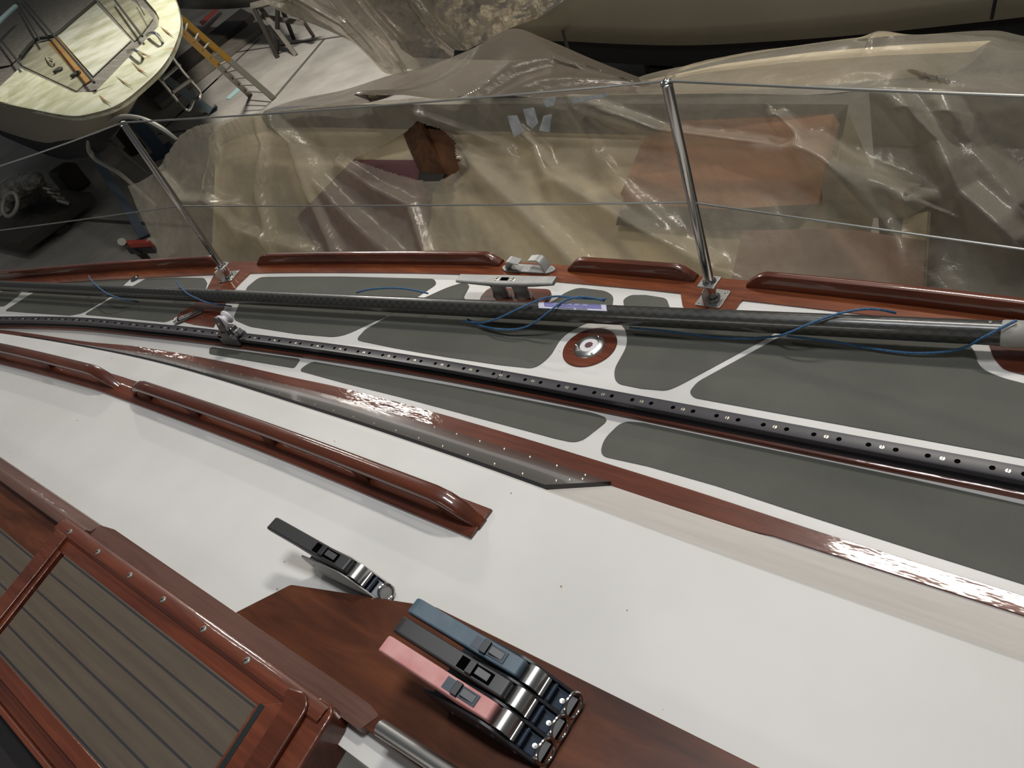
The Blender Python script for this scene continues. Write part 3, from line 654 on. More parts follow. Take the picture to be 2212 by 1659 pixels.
mb = MB(); e0 = pb + dirp * 0.04; mb.tube([e0, e0 + dirp * 0.02, e0 + dirp * 0.05, e0 + dirp * 0.12], [0.024, 0.03, 0.026, 0.018], 24)
mb.box(e0 + dirp * 0.05 + Vector((0, -0.012, -0.035)), (0.075, 0.035, 0.03)); build(mb, 'end_fitting', 'black', pol, bev=0.003, label='black end fitting')
mb = MB(); mb.tube([pa - dirp * 0.10, pa - dirp * 0.01, pa + dirp * 0.03], [0.02, 0.034, 0.034], 24); mb.box(pa + dirp * 0.01 + Vector((0, -0.02, -0.03)), (0.07, 0.04, 0.035)); build(mb, 'end_fitting', 'black', pol, bev=0.003)
mb = MB(); q1 = pb - dirp * 0.022
mb.lathe(q1 + Vector((0, 0.004, rp - 0.001)), [(0.0004, 0), (0.0004, 0.002), (0.003, 0.0018), (0.0045, 0)], 12); build(mb, 'rivet', 'alu_dark', pol)
# sticker wrapped on top of the tube
def wrap(x0px, x1px, a0, a1, off, mi=0, mb=None, skew=0.0):
    mb = mb or MB(); u0 = (atz(x0px, 650, ZP + rp) - pa).dot(dirp); u1 = (atz(x1px, 655, ZP + rp) - pa).dot(dirp)
    secs = []
    for i in range(9):
        u = u0 + (u1 - u0) * i / 8; sec = []; inn = []
        for j in range(9):
            t = math.radians(a0 + (a1 - a0) * j / 8); uu = u + skew * (j / 8 - 0.5)
            sec.append(pa + dirp * uu - side * (rp + off) * math.cos(t) * -1 + upv * (rp + off) * math.sin(t))
            inn.append(pa + dirp * uu - side * (rp - 0.0005) * math.cos(t) * -1 + upv * (rp - 0.0005) * math.sin(t))
        secs.append(sec + inn[::-1])
    return mb.loft(secs, mi=mi)
stk = build(wrap(1168, 1315, 62, 118, 0.0006, skew=-0.012), 'sticker', 'sticker', pol, label='white sticker with violet print, partly under the rope')
# the sticker's letters are mostly illegible: a violet band, pale worn strokes and a black line
build(wrap(1180, 1303, 74, 114, 0.0010, skew=-0.010), 'sticker_band', 'sticker_blue', stk)
mb = MB()
def poleP(pxx, a, off):
    u = (atz(pxx, 652, ZP + rp) - pa).dot(dirp); t = math.radians(a)
    return pa + dirp * u + side * (rp + off) * math.cos(t) + upv * (rp + off) * math.sin(t)
GL = {'A': [((0, 0), (.5, 1)), ((.5, 1), (1, 0)), ((.2, .4), (.8, .4))], 'R': [((0, 0), (0, 1)), ((0, 1), (.9, .9)), ((.9, .9), (0, .5)), ((.2, .5), (1, 0))], 'S': [((1, 1), (0, .8)), ((0, .8), (1, .3)), ((1, .3), (0, 0))], 'L': [((0, 1), (0, 0)), ((0, 0), (.9, 0))], 'I': [((.5, 0), (.5, 1))], 'T': [((0, 1), (1, 1)), ((.5, 1), (.5, 0))]}
def letters(word, x0, x1, a_lo, a_hi, thick, mb):
    cw = (x1 - x0) / len(word)
    for i, ch in enumerate(word):
        if ch == ' ': continue
        for (ax_, ay), (bx_, by) in GL[ch]:
            f = lambda u, v: poleP(x0 + cw * (i + 0.1 + 0.72 * u), a_lo + (a_hi - a_lo) * v, 0.0016)
            mb.tube([f(ax_, ay), f((ax_ + bx_) / 2, (ay + by) / 2), f(bx_, by)], thick, 5)
letters('ARS', 1228, 1278, 84, 104, 0.0007, mb); letters('TA', 1196, 1226, 84, 104, 0.0007, mb)
build(mb, 'sticker_letters', 'sticker', stk)
mb = MB(); mb.tube([poleP(x, 68, 0.001) for x in fr(1214, 1248, 6)], 0.0008, 5); mb.tube([poleP(x, 68, 0.001) for x in fr(1253, 1278, 6)], 0.0008, 5); build(mb, 'sticker_small_print', 'black', stk)
# rope
rope = thing('blue_rope', (pb.x - 1.0, pb.y, ZD), 'thin blue braided line wound loosely around the carbon pole', 'rope')
zt = ZP + rp + 0.006; zl = ZD + 0.010
def run(pts, name='rope_turn'):
    mb = MB(); mb.tube(spline([atz(x, y, z) for x, y, z in pts], 8), 0.0028, 8); return build(mb, name, 'rope', rope)
zm = ZP + 0.010
run([(192, 596, zt - 0.02), (196, 604, zt), (212, 620, zt - 0.004), (232, 634, zm + 0.014), (262, 645, zm - 0.012), (300, 652, zl)])
run([(380, 606, zt - 0.018), (384, 612, zt), (402, 632, zt - 0.006), (424, 644, zm + 0.010), (450, 654, zm - 0.014), (500, 662, zl)])
run([(770, 632, zt - 0.02), (800, 625, zt - 0.002), (848, 622, zt), (890, 626, zt), (925, 634, zt - 0.02)])
run([(1000, 693, zl + 0.01), (1040, 697, zl + 0.014), (1075, 688, zm - 0.008), (1125, 665, zm + 0.02), (1170, 646, zt), (1205, 640, zt + 0.002), (1250, 644, zt), (1310, 646, zt - 0.016)])
run([(1010, 690, zl + 0.004), (1040, 704, zl + 0.006), (1090, 712, zl + 0.012), (1130, 708, zl + 0.02), (1160, 693, zm - 0.008), (1190, 670, zm + 0.018), (1215, 652, zt), (1245, 642, zt + 0.002), (1275, 643, zt), (1306, 650, zt - 0.02)])
run([(1360, 708, zl), (1450, 716, zl), (1530, 727, zl), (1600, 731, zl + 0.006), (1665, 728, zl + 0.012), (1700, 720, zm - 0.01), (1755, 697, zm + 0.016), (1810, 678, zt), (1862, 668, zt + 0.002), (1900, 669, zt), (1935, 676, zt - 0.02)])
run([(1700, 726, zl), (1800, 738, zl), (1880, 752, zl), (1960, 762, zl), (2030, 761, zl + 0.004), (2080, 752, zl + 0.014), (2120, 731, zm), (2160, 710, zm + 0.018), (2196, 692, zt + 0.004)])
# ================================================================== coachroof handrails
def handrail(x0, x1, yfn, nbay, label):
    """grab rail: continuous top bar on flared feet"""
    L = x1 - x0; cx = (x0 + x1) / 2
    t = thing('handrail', (cx, yfn(cx), ZR), label, 'handrail', 'mahogany handrails on the coachroof')
    mb = MB(); secs = []; z0 = ZR + 0.006; H = 0.056
    for i in range(41):
        u = i / 40; x = x0 + L * u; d = min(x - x0, x1 - x)
        k = min(1, d / 0.10); zc = z0 + 0.004 + (H - 0.004) * math.sin(k * math.pi / 2)**0.9 if d < 0.10 else z0 + H
        ht = 0.013 if d > 0.02 else 0.008 + 0.005 * d / 0.02
        wd = 0.017 if d > 0.02 else 0.012 + 0.005 * d / 0.02
        y = yfn(x)
        secs.append([(x, y + wd * math.copysign(abs(math.cos(a))**0.75, math.cos(a)), zc - 0.012 + ht * math.copysign(abs(math.sin(a))**0.75, math.sin(a))) for a in [2 * math.pi * j / 16 for j in range(16)]])
    mb.loft(secs); build(mb, 'grip', 'mahog_dark', t)
    bay = L / nbay
    for i in range(nbay + 1):
        xc_ = x0 + bay * i; mb = MB(); secs = []
        l0, r0 = 0.028, 0.028
        for j in range(9):
            u = j / 8; z = z0 + (H - 0.012) * u; fl = 0.020 + 0.095 * max(0, (u - 0.15))**2.6
            xa = max(xc_ - fl, x0 + 0.0 + 0.085 * u if i == 0 else x0); xb = min(xc_ + fl, x1 - 0.085 * u if i == nbay else x1)
            if i == 0: xb = x0 + 0.10 + 0.06 * u * u; xa = x0 + 0.015 + 0.05 * u
            if i == nbay: xa = x1 - 0.10 - 0.06 * u * u; xb = x1 - 0.015 - 0.05 * u
            y = yfn(xc_); wd = 0.012
            sec = []
            for a, b in ((xa, -1), (xa * 0.7 + xb * 0.3, -1.0), (xa * 0.3 + xb * 0.7, -1.0), (xb, -1), (xb, 1), (xa * 0.3 + xb * 0.7, 1.0), (xa * 0.7 + xb * 0.3, 1), (xa, 1)):
                sec.append((a, yfn(a) + wd * b * (1 if a not in (xa, xb) else 0.6), z))
            secs.append(sec)
        mb.loft(secs); build(mb, 'foot', 'mahog_dark', t)
    return t
yh = curve([(-5.094, 0.213), (-4.121, 0.287), (-3.143, 0.4), (-2.482, 0.456), (-2.274, 0.465), (-1.591, 0.484), (-0.987, 0.488), (-0.531, 0.488)])
hb = MB(); hb.sweepX(lambda x: [(yh(x) - 0.034, ZR), (yh(x) - 0.034, ZR + 0.005), (yh(x) - 0.031, ZR + 0.007), (yh(x) + 0.031, ZR + 0.007), (yh(x) + 0.034, ZR + 0.005), (yh(x) + 0.034, ZR)], fr(-5.0, -0.922, 60))
build(hb, 'handrail_base', 'mahog', yacht, bev=0.001, label='flat mahogany base strip under the handrails')
x_l1 = atz(238, 828, ZR + 0.03).x; x_l2 = atz(268, 835, ZR + 0.04).x; x_l3 = atz(1032, 1138, ZR + 0.01).x
handrail(-4.07, x_l1, yh, 4, 'varnished mahogany handrail at the left edge, ending beside the longer rail')
handrail(x_l2, x_l3, yh, 4, 'long varnished mahogany handrail at the middle of the coachroof with four openings')
# ================================================================== sliding hatch
ht = thing('companionway_hatch', (-1.6, 0.0, ZR), 'mahogany framed companionway hatch with caulked teak panels at lower left', 'hatch')
zp = ZR + 0.045
# outer slide rail left of the hatch, and flat trim to its right
mb = MB(); mb.sweepX(lambda x: [(0.075, ZR), (0.075, ZR + 0.034), (0.081, ZR + 0.038), (0.097, ZR + 0.038), (0.101, ZR + 0.026), (0.115, ZR + 0.022), (0.123, ZR + 0.020), (0.126, ZR + 0.016), (0.127, ZR)], [-3.6, -1.85, -1.825]); sl = build(mb, 'slide_rail', 'haze', ht, bev=0.001)
tri = [(-1.901, 0.093), (-1.81, 0.126), (-1.767, 0.133), (-0.867, 0.128), (-0.839, 0.122), (-0.855, 0.089)]
mb = MB(); mb.prism(fillet(tri, 0.006), ZR, ZR + 0.021); build(mb, 'side_trim', 'haze', ht, bev=0.0015)
mb = MB(); mb.sweepX(lambda x: [(0.056, ZR), (0.056, ZR + 0.047), (0.062, ZR + 0.053), (0.082, ZR + 0.053), (0.090, ZR + 0.048), (0.094, ZR + 0.038), (0.094, ZR)], fr(-1.905, -0.905, 12))
mould = build(mb, 'screwed_moulding', 'mahog', ht, bev=0.001)
for (px_, py_) in ((157, 1143), (218, 1186), (287, 1236), (361, 1286), (445, 1353), (541, 1418), (652, 1497)):
    p = atz(px_, py_, ZR + 0.053); mb = MB(); mb.lathe((p.x, 0.073, ZR + 0.0525), [(0.0008, 0), (0.0008, 0.0022), (0.0045, 0.003), (0.0066, 0.0018), (0.0072, 0)], 16); mb.box((p.x - 0.002, 0.0705, ZR + 0.0545), (0.003, 0.006, 0.0018), mi=1); build(mb, 'screw_head', ['plug', 'hole'], mould)
# frame of the moving hatch
mb = MB(); mb.prism([(-1.892, 0.059), (-0.926, 0.059), (-0.921, 0.028), (-1.882, 0.028)], ZR + 0.004, zp); mb.prism([(-1.818, -0.181), (-0.89, -0.181), (-0.886, -0.207), (-1.81, -0.207)], ZR + 0.004, zp + 0.004)
mb.prism([(-1.035, 0.028), (-0.981, 0.063), (-0.927, 0.063), (-0.886, -0.207), (-0.996, -0.207)], ZR + 0.004, zp + 0.003)
fm = build(mb, 'hatch_frame', 'mahog', ht, bev=0.002)
mb = MB(); mb.prism(fillet([(-0.998, 0.076), (-0.955, 0.086), (-0.933, 0.071), (-0.887, -0.232), (-0.934, -0.232), (-0.979, 0.051)], 0.012), ZR + 0.02, zp + 0.014); build(mb, 'end_rail', 'mahog_dark', ht, bev=0.004, seg=3)
mb = MB(); mb.prism(fillet([(-0.941, 0.093), (-0.906, 0.095), (-0.892, 0.083), (-0.844, -0.257), (-0.888, -0.257)], 0.010), ZR - 0.03, zp + 0.004); build(mb, 'end_rail', 'mahog', ht, bev=0.005, seg=3)
mb = MB(); mb.prism([(-1.795, 0.03), (-1.026, 0.03), (-0.99, -0.182), (-1.734, -0.182)], ZR + 0.01, zp + 0.0012); pn = build(mb, 'teak_panel', 'teak', ht, bev=0.001)
mb = MB(); mb.prism([(-1.029, 0.035), (-1.017, 0.035), (-0.981, -0.184), (-0.993, -0.184)], ZR + 0.01, zp + 0.0036); build(mb, 'caulking', 'caulk', pn)
# cross bar and lower forward panel
mb = MB(); mb.prism([(-1.888, 0.062), (-1.833, 0.062), (-1.754, -0.204), (-1.806, -0.204)], ZR + 0.038, ZR + 0.055); mb.prism([(-1.870, 0.03), (-1.812, 0.03), (-1.745, -0.18), (-1.79, -0.18)], ZR + 0.03, ZR + 0.048); build(mb, 'cross_bar', 'mahog', ht, bev=0.002)
mb = MB(); mb.prism([(-3.544, -0.01), (-1.866, -0.01), (-1.75, -0.401), (-3.325, -0.401)], ZR, ZR + 0.012); build(mb, 'teak_panel', 'teak', ht)
mb = MB(); mb.prism([(-3.594, 0.079), (-1.892, 0.079), (-1.866, -0.01), (-3.544, -0.01)], ZR, ZR + 0.008); build(mb, 'runner_floor', 'board', ht)
mb = MB(); p = atz(58, 1262, zp + 0.02); mb.lathe((p.x, p.y, ZR + 0.012), [(0.0006, 0), (0.0006, 0.004), (0.004, 0.004), (0.007, 0.0)], 14); build(mb, 'screw_head', 'plug', ht)
# inner hatch side (near edge) and dark beyond
mb = MB(); mb.prism([(-1.811, -0.206), (-0.887, -0.206), (-0.882, -0.233), (-1.803, -0.233)], ZR + 0.0, zp - 0.008); mb.prism([(-1.803, -0.233), (-0.882, -0.233), (-0.881, -0.243), (-1.8, -0.243)], ZR, zp + 0.004); build(mb, 'inner_moulding', 'mahog', ht, bev=0.003)
mb = MB(); mb.prism([(-3.3, -0.402), (-1.81, -0.402), (-1.80, -0.243), (-0.90, -0.243), (-0.90, -0.85), (-3.3, -0.85)], ZR + 0.001, ZR + 0.006); build(mb, 'dark_inner_panel', 'void', ht)
# ================================================================== clutch board, tube, clutches
bd = MB()
zb = ZR + 0.02
pts = [atz(x, y, zb) for x, y in ((508, 1322), (628, 1262), (940, 1310), (1640, 1657))]
poly = [(p.x, p.y) for p in pts]; ym = poly[-1][1]
poly += [(0.5, ym + 0.012), (0.5, 0.092), (-0.931, 0.096), (-0.935, 0.126)]
poly[0] = (poly[0][0], 0.129)
bd.prism(fillet(poly, 0.006), ZR + 0.0005, zb)
cb_o = build(bd, 'clutch_board', 'board', None, bev=0.003)
tag(cb_o, 'large varnished mahogany board carrying the three coloured rope clutches', 'wooden board')
tA_ = atz(822, 1572, ZR + 0.045); tB_ = atz(968, 1668, ZR + 0.045); dd = (tB_ - tA_).normalized()
gt = thing('steel_tube', tA_, 'polished steel tube lying along the board edge at the bottom of the photo', 'tube')
mb = MB(); mb.cyl(tA_, tA_ + dd * 0.8, 0.0125, 28); build(mb, 'tube_body', 'steel_dull', gt)
mb = MB(); mb.lathe(tA_ + dd * 0.25, [(0.0125, -0.0235), (0.02, -0.0235), (0.02, 0), (0.0125, 0)], 20); build(mb, 'foot', 'steel_dull', gt)

def prof(mb, pts, y0, y1, r=0.004): mb.prism(fillet(pts, r), y0, y1, axis='y')
CH = [(-0.070, 0.0), (-0.098, 0.034), (-0.094, 0.043), (-0.040, 0.050), (0.018, 0.053), (0.036, 0.047), (0.092, 0.012), (0.094, 0.003), (0.080, 0.0)]
HANDLE_S = [(0.030, 0.036), (0.030, 0.060), (-0.02, 0.066), (-0.12, 0.083), (-0.156, 0.089), (-0.166, 0.084), (-0.160, 0.076), (-0.09, 0.064), (-0.03, 0.048), (0.0, 0.036)]
def add_handle(par, y, matn, hw, label):
    mb = MB(); prof(mb, HANDLE_S, y - hw, y + hw, 0.006); h = build(mb, 'handle', matn, par, bev=0.003, seg=3, local=True, label=label)
    sl_ = 0.165
    def topz(x): return 0.0656 - (x + 0.02) * 0.165 if x < -0.02 else 0.066 - (x + 0.02) * 0.12
    Rr = Matrix.Rotation(math.radians(9), 3, 'Y')
    mb = MB(); mb.box((-0.040, y + 0.0, topz(-0.040) - 0.0005), (0.020, hw * 1.35, 0.0035), Rr); mb.box((-0.012, y, topz(-0.012)), (0.034, hw * 1.3, 0.003), Matrix.Rotation(math.radians(7), 3, 'Y'))
    build(mb, 'handle_recess', 'hole' if matn == 'handle_black' else 'navy', h, local=True)
    mb = MB(); mb.box((-0.029, y, topz(-0.029) + 0.002), (0.011, hw * 1.5, 0.006), Rr); mb.box((-0.010, y, topz(-0.010) + 0.0005), (0.022, hw * 0.9, 0.006), Matrix.Rotation(math.radians(16), 3, 'Y')); build(mb, 'catch', 'black', h, bev=0.001, local=True)
    if matn != 'handle_black':
        mb = MB(); t = 0.0005
        for (xa, ya, xb, yb) in ((-0.112, -0.55, -0.112, 0.55), (-0.112, 0.55, -0.052, 0.62)):
            a = Vector((xa, y + ya * hw, topz(xa) + 0.0002)); b = Vector((xb, y + yb * hw, topz(xb) + 0.0002)); mb.tube([a, b], 0.00035, 5)
        build(mb, 'moulded_line', 'navy', h, local=True)
    return h
def add_body(par, y, hw):
    mb = MB(); Rx = Matrix.Rotation(math.radians(90), 3, 'X')
    mb.lathe((0.042, y, 0.038), [(0.0005, -hw * 0.98), (0.0155, -hw * 0.98), (0.0155, hw * 0.98), (0.0005, hw * 0.98)], 28, R=Rx); mb.cyl((0.057, y - hw * 0.98, 0.031), (0.057, y + hw * 0.98, 0.031), 0.0045, 16); build(mb, 'cam', 'steel_dull', par, local=True, label='bright silver cam')
    mb = MB(); prof(mb, [(-0.065, 0.004), (-0.085, 0.034), (0.03, 0.040), (0.06, 0.022), (0.085, 0.010), (0.085, 0.002)], y - hw * 0.97, y + hw * 0.97); mb.box((0.068, y, 0.0265), (0.004, hw * 1.9, 0.006), Matrix.Rotation(math.radians(35), 3, 'Y')); build(mb, 'inner_body', 'navy', par, bev=0.001, local=True)
# single clutch
sx_, sy_ = -1.092, 0.2915
SC = 1.08
c1 = thing('rope_clutch', (sx_, sy_, ZR + 0.0005), 'single rope clutch with black handle and grey steel sides on the white roof', 'rope clutch', 'rope clutches', rz=math.radians(1)); c1.scale = (SC, SC, SC)
for s in (-1, 1):
    mb = MB(); prof(mb, CH, s * 0.0155 - 0.0014, s * 0.0155 + 0.0014, 0.006); ck_ = build(mb, 'side_plate', 'alu', c1, bev=0.0008, local=True)
    mb = MB(); mb.lathe((-0.070, s * 0.0168, 0.026), [(0.0004, -0.001), (0.0004, 0.001), (0.003, 0.0006), (0.0034, -0.001)], 12, R=Matrix.Rotation(math.radians(90), 3, 'X')); build(mb, 'rivet', 'alu_dark', ck_, local=True)
add_handle(c1, 0.0, 'handle_black', 0.0125, 'black lever'); add_body(c1, 0, 0.0135)
mb = MB(); mb.torus((0.094, 0, 0.0165), 0.0125, 0.0026, (1, 0, 0.55)); build(mb, 'rope_guide', 'steel', c1, local=True)
mb = MB(); mb.lathe((0.091, 0, 0.0155), [(0.0005, 0), (0.011, 0), (0.011, 0.004), (0.0005, 0.004)], 20, R=Vector((1, 0, 0.55)).to_track_quat('Z', 'Y').to_matrix()); build(mb, 'end_cap', 'alu', c1, local=True)
# triple clutch
rgt = [atz(x, y, zb + 0.018) for x, y in ((1234, 1522), (1207, 1573), (1181, 1624))]
cy_ = rgt[1].y; cx_ = rgt[1].x - 0.097 * SC; pit = (rgt[0].y - rgt[2].y) / 2 / SC
c3 = thing('triple_rope_clutch', (cx_, cy_, zb + 0.0005), 'triple rope clutch with slate blue, black and faded pink handles on the wooden board', 'rope clutch', 'rope clutches', rz=1e-5); c3.scale = (SC, SC, SC)
for k, y in enumerate((pit * 1.5, pit * 0.5, -pit * 0.5, -pit * 1.5)):
    mb = MB(); prof(mb, CH, y - 0.0024, y + 0.0024, 0.006); sp_ = build(mb, 'side_plate', 'black', c3, bev=0.001, local=True)
    if k == 3:
        for (a, b) in ((-0.05, 0.014), (0.005, 0.03), (0.03, 0.028), (0.06, 0.012)):
            mb = MB(); mb.lathe((a, y - 0.0028, b), [(0.0004, -0.001), (0.0004, 0.0008), (0.003, 0.0005), (0.0034, -0.001)], 12, R=Matrix.Rotation(math.radians(90), 3, 'X')); build(mb, 'rivet', 'alu_dark', sp_, local=True)
for y, mt, lb in ((pit, 'handle_blue', 'slate blue lever'), (0, 'handle_black', 'black lever'), (-pit, 'handle_pink', 'faded pink lever')):
    add_handle(c3, y, mt, pit / 2 - 0.0038, lb); add_body(c3, y, pit / 2 - 0.003)
    mb = MB(); mb.box((0.083, y, 0.008), (0.022, pit - 0.006, 0.004), Matrix.Rotation(math.radians(18), 3, 'Y')); build(mb, 'base_lip', 'black', c3, local=True)
    mb = MB(); mb.lathe((0.079, y, 0.011), [(0.0004, 0), (0.0004, 0.003), (0.0035, 0.0026), (0.005, 0)], 14, R=Matrix.Rotation(math.radians(18), 3, 'Y')); build(mb, 'screw', 'steel_dull', c3, local=True)
    mb = MB(); mb.torus((0.100, y, 0.0195), 0.0165, 0.0022, (1, 0, 0.12)); build(mb, 'rope_guide', 'steel', c3, local=True)
# ================================================================== the hall
mb = MB(); mb.box((-14, 8, -0.05), (60, 44, 0.1)); fl = build(mb, 'floor', 'floor', smooth=0); tag(fl, kind='structure')
mb = MB()
def fline(mb, a, b, wd, z=0.002, h=0.004):
    p = atz(*a, 0.0); q = atz(*b, 0.0); d = (q - p).normalized(); n = Vector((-d.y, d.x, 0)) * wd / 2
    mb.slab([p + n + Vector((0, 0, z - h)), q + n + Vector((0, 0, z - h)), q - n + Vector((0, 0, z - h)), p - n + Vector((0, 0, z - h))], (0, 0, h))
for a, b in (((385, 250), (560, 85)), ((590, 215), (700, 85)), ((450, 122), (760, 75)), ((350, 282), (470, 170)), ((340, 290), (420, 280)), ((180, 475), (420, 490))): fline(mb, a, b, 0.07)
tag(build(mb, 'floor_joints', 'joint', smooth=0), kind='structure')
def slabpx(name, pts, z, th, m, parent=None, **kw):
    mb = MB(); mb.slab([atz(x, y, z) for x, y in pts], (0, 0, -th)); return build(mb, name, m, parent, smooth=0, **kw)
# steel rails / beams lying on the floor at top left
for pts, z, th, m, lb in (([(520, 18), (545, 30), (330, 205), (300, 190)], 0.16, 0.15, 'dark_wood', 'dark heavy beam on the floor behind the yellow ladder'),
                          ([(556, 40), (572, 52), (345, 226), (330, 212)], 0.10, 0.09, 'grey_wood', 'long grey beam on the floor crossing behind the ladder feet')):
    o = slabpx('floor_beam', pts, z, th, m); tag(o, lb, 'beam', 'beams lying on the hall floor')
mb = MB(); mb.slab([atz(x, y, 0.17) for x, y in ((430, 48), (470, 12), (476, 16), (438, 55))], (0, 0, -0.01)); tag(build(mb, 'orange_batten', 'red', smooth=0), 'thin orange red batten lying on the dark beam', 'batten')
mb = MB(); mb.slab([atz(x, y, 0.012) for x, y in ((488, 212), (513, 188), (520, 184), (524, 190), (518, 195), (495, 214))], (0, 0, -0.01)); M['cyan'] = mat('pale_cyan_plastic', (0.32, 0.47, 0.47), 0.5); tag(build(mb, 'plastic_strip', 'cyan', smooth=0), 'pale cyan plastic strip lying on the concrete by the ladder feet', 'strip')
# ladder, yellow above and bare below
la0, la1 = atz(541, 207, 0.0), atz(592, 214, 0.0)
dA = atY(352, 60, 3.35); 
ld = thing('leaning_ladder', la1, 'aluminium ladder with yellow upper half leaning behind the stained stern', 'ladder')
def upto(p, px, py, z):
    return atz(px, py, z)
ra = (la0, upto(la0, 385, 60, 1.7)); rb = (la1, upto(la1, 388, 37, 1.7))
for (a, b) in (ra, rb):
    for (u0, u1, m) in ((0, 0.5, 'ladder_alu'), (0.5, 1.06, 'yellow')):
        p = a + (b - a) * u0; q = a + (b - a) * u1
        mb = MB(); n = Vector((0, 0.045, 0)); k = Vector((0.022, 0, 0.02)); mb.slab([p - n - k / 2, q - n - k / 2, q + n - k / 2, p + n - k / 2], k); build(mb, 'side_rail', m, ld, smooth=0, label='yellow rail' if m == 'yellow' else None)
for i in range(9):
    u = 0.09 + i * 0.105; p = ra[0] + (ra[1] - ra[0]) * u; q = rb[0] + (rb[1] - rb[0]) * u
    mb = MB(); mb.tube([p, q], 0.014, 8); build(mb, 'rung', 'ladder_alu', ld)
# trestle
tr = thing('sawhorse', atz(610, 120, 0), 'grey timber sawhorse standing on the floor at the top of the photo', 'trestle')
def plank(par, name, a, b, wd, th, m, zdir=Vector((0, 0, 1))):
    a = Vector(a); b = Vector(b); d = (b - a).normalized(); s = d.cross(Vector((0.3, -0.8, 0.5))).normalized(); t = d.cross(s).normalized()
    mb = MB(); mb.slab([a - s * wd / 2 - t * th / 2, b - s * wd / 2 - t * th / 2, b + s * wd / 2 - t * th / 2, a + s * wd / 2 - t * th / 2], t * th); return build(mb, name, m, par, smooth=0)
for (f, g, m) in (((600, 125), (549, 18), 'dark_wood'), ((640, 120), (556, 8), 'grey_wood'), ((635, 85), (600, -5), 'dark_wood'), ((677, 78), (625, 0), 'grey_wood'), ((598, 118), (600, 5), 'dark_wood')):
    plank(tr, 'leg', atz(*f, 0.0), atz(*g, 0.82), 0.075, 0.04, m)
plank(tr, 'top_beam', atz(545, 14, 0.84), atz(640, -10, 0.84), 0.10, 0.09, 'grey_wood'); plank(tr, 'brace', atz(565, 36, 0.45), atz(655, 50, 0.40), 0.09, 0.03, 'grey_wood'); plank(tr, 'brace', atz(580, 74, 0.3), atz(604, 78, 0.3), 0.12, 0.04, 'dark_wood')
# boat stands
def stand(px_foot, py_foot, zf, px_top, py_top, zt_, wd, m, label, th=None):
    a = atz(px_foot, py_foot, zf); b = atz(px_top, py_top, zt_)
    t = thing('boat_stand', (a.x, a.y, zf), label, 'boat stand', 'props under the stained boat')
    d = (b - a).normalized(); s = d.cross((a - Vector((0, 0, HC))).normalized()).normalized(); n = d.cross(s).normalized(); th = th or wd * 0.7
    mb = MB(); mb.slab([a - s * wd / 2 - n * th / 2, b - s * wd / 2 - n * th / 2, b + s * wd / 2 - n * th / 2, a + s * wd / 2 - n * th / 2], n * th); build(mb, 'post', m, t, smooth=0, bev=0.004)
    mb = MB(); mb.slab([a - s * wd - n * wd - Vector((0, 0, 0.0)), a + s * wd - n * wd, a + s * wd + n * wd, a - s * wd + n * wd], Vector((0, 0, 0.012))); build(mb, 'foot_plate', m, t, smooth=0)
    return t
stand(356, 338, 0.0, 262, 222, 1.05, 0.20, 'blue_steel', 'broad dark blue steel prop with a cut foot behind the left stanchion', 0.08)
stand(312, 512, 0.0, 180, 296, 1.25, 0.11, 'blue_steel', 'long slim dark blue steel prop reaching the floor left of the stanchion', 0.09)
stand(458, 242, 0.0, 330, 150, 0.9, 0.13, 'blue_grey', 'light blue grey steel prop under the transom ladder', 0.11)
stand(296, 330, 0.0, 222, 240, 1.0, 0.17, 'dark_wood', 'black timber prop under the stern between the blue props', 0.1)
# red topped screw prop
p0 = atz(338, 585, 0.0); p1 = atz(300, 540, 0.42)
rt = thing('screw_prop', p0, 'black screw prop with red pad and two pale ends beyond the toe rail', 'boat stand')
mb = MB(); mb.tube([p0, p0.lerp(p1, 0.7), p1], [0.05, 0.04, 0.06], 12); build(mb, 'post', 'dark_wood', rt)
mb = MB(); mb.slab([atz(x, y, 0.52) for x, y in ((272, 519), (322, 517), (328, 524), (276, 527))], (0, 0, -0.05)); build(mb, 'pad', 'red', rt, smooth=0, label='red pad')
mb = MB(); mb.slab([atz(x, y, 0.46) for x, y in ((266, 524), (330, 524), (328, 534), (272, 536))], (0, 0, -0.08)); build(mb, 'head_block', 'black', rt, smooth=0)
for x in (263, 326):
    mb = MB(); mb.cyl(atz(x, 522, 0.50), atz(x + 3, 534, 0.40), 0.045, 12); build(mb, 'end_cap', 'ladder_alu', rt)
mb = MB(); mb.slab([atz(x, y, 0.06) for x, y in ((338, 572), (378, 545), (386, 549), (350, 575))], (0, 0, -0.05)); tag(build(mb, 'short_plank', 'grey_wood', smooth=0), 'short pale plank on the floor beyond the toe rail', 'plank')
# engine on a pallet
en = thing('engine_block', atz(70, 440, 0.15), 'dismantled grey engine with pipes lying in the dark at far left', 'engine')
eo = atz(70, 440, 0.35)
mb = MB()
def blob(mb, px, py, z, sx, sy, sz, seed):
    c = atz(px, py, z); n1, n2 = 12, 8; rnd = random.Random(seed); secs = []
    for i in range(n2 + 1):
        ph_ = math.pi * i / n2; ring_ = []
        for j in range(n1):
            t = 2 * math.pi * j / n1; k = 1 + 0.16 * rnd.uniform(-1, 1)
            ring_.append(c + Vector((sx * math.sin(ph_) ** 0.6 * math.cos(t) * k, sy * math.sin(ph_) ** 0.6 * math.sin(t) * k, sz * math.cos(ph_))))
        secs.append(ring_)
    mb.loft(secs)
blob(mb, 40, 415, 0.55, 0.42, 0.28, 0.22, 1); build(mb, 'crankcase', 'engine', en, smooth=25)
mb = MB(); blob(mb, 65, 392, 0.72, 0.38, 0.16, 0.10, 2); build(mb, 'rocker_cover', 'engine', en, smooth=25)
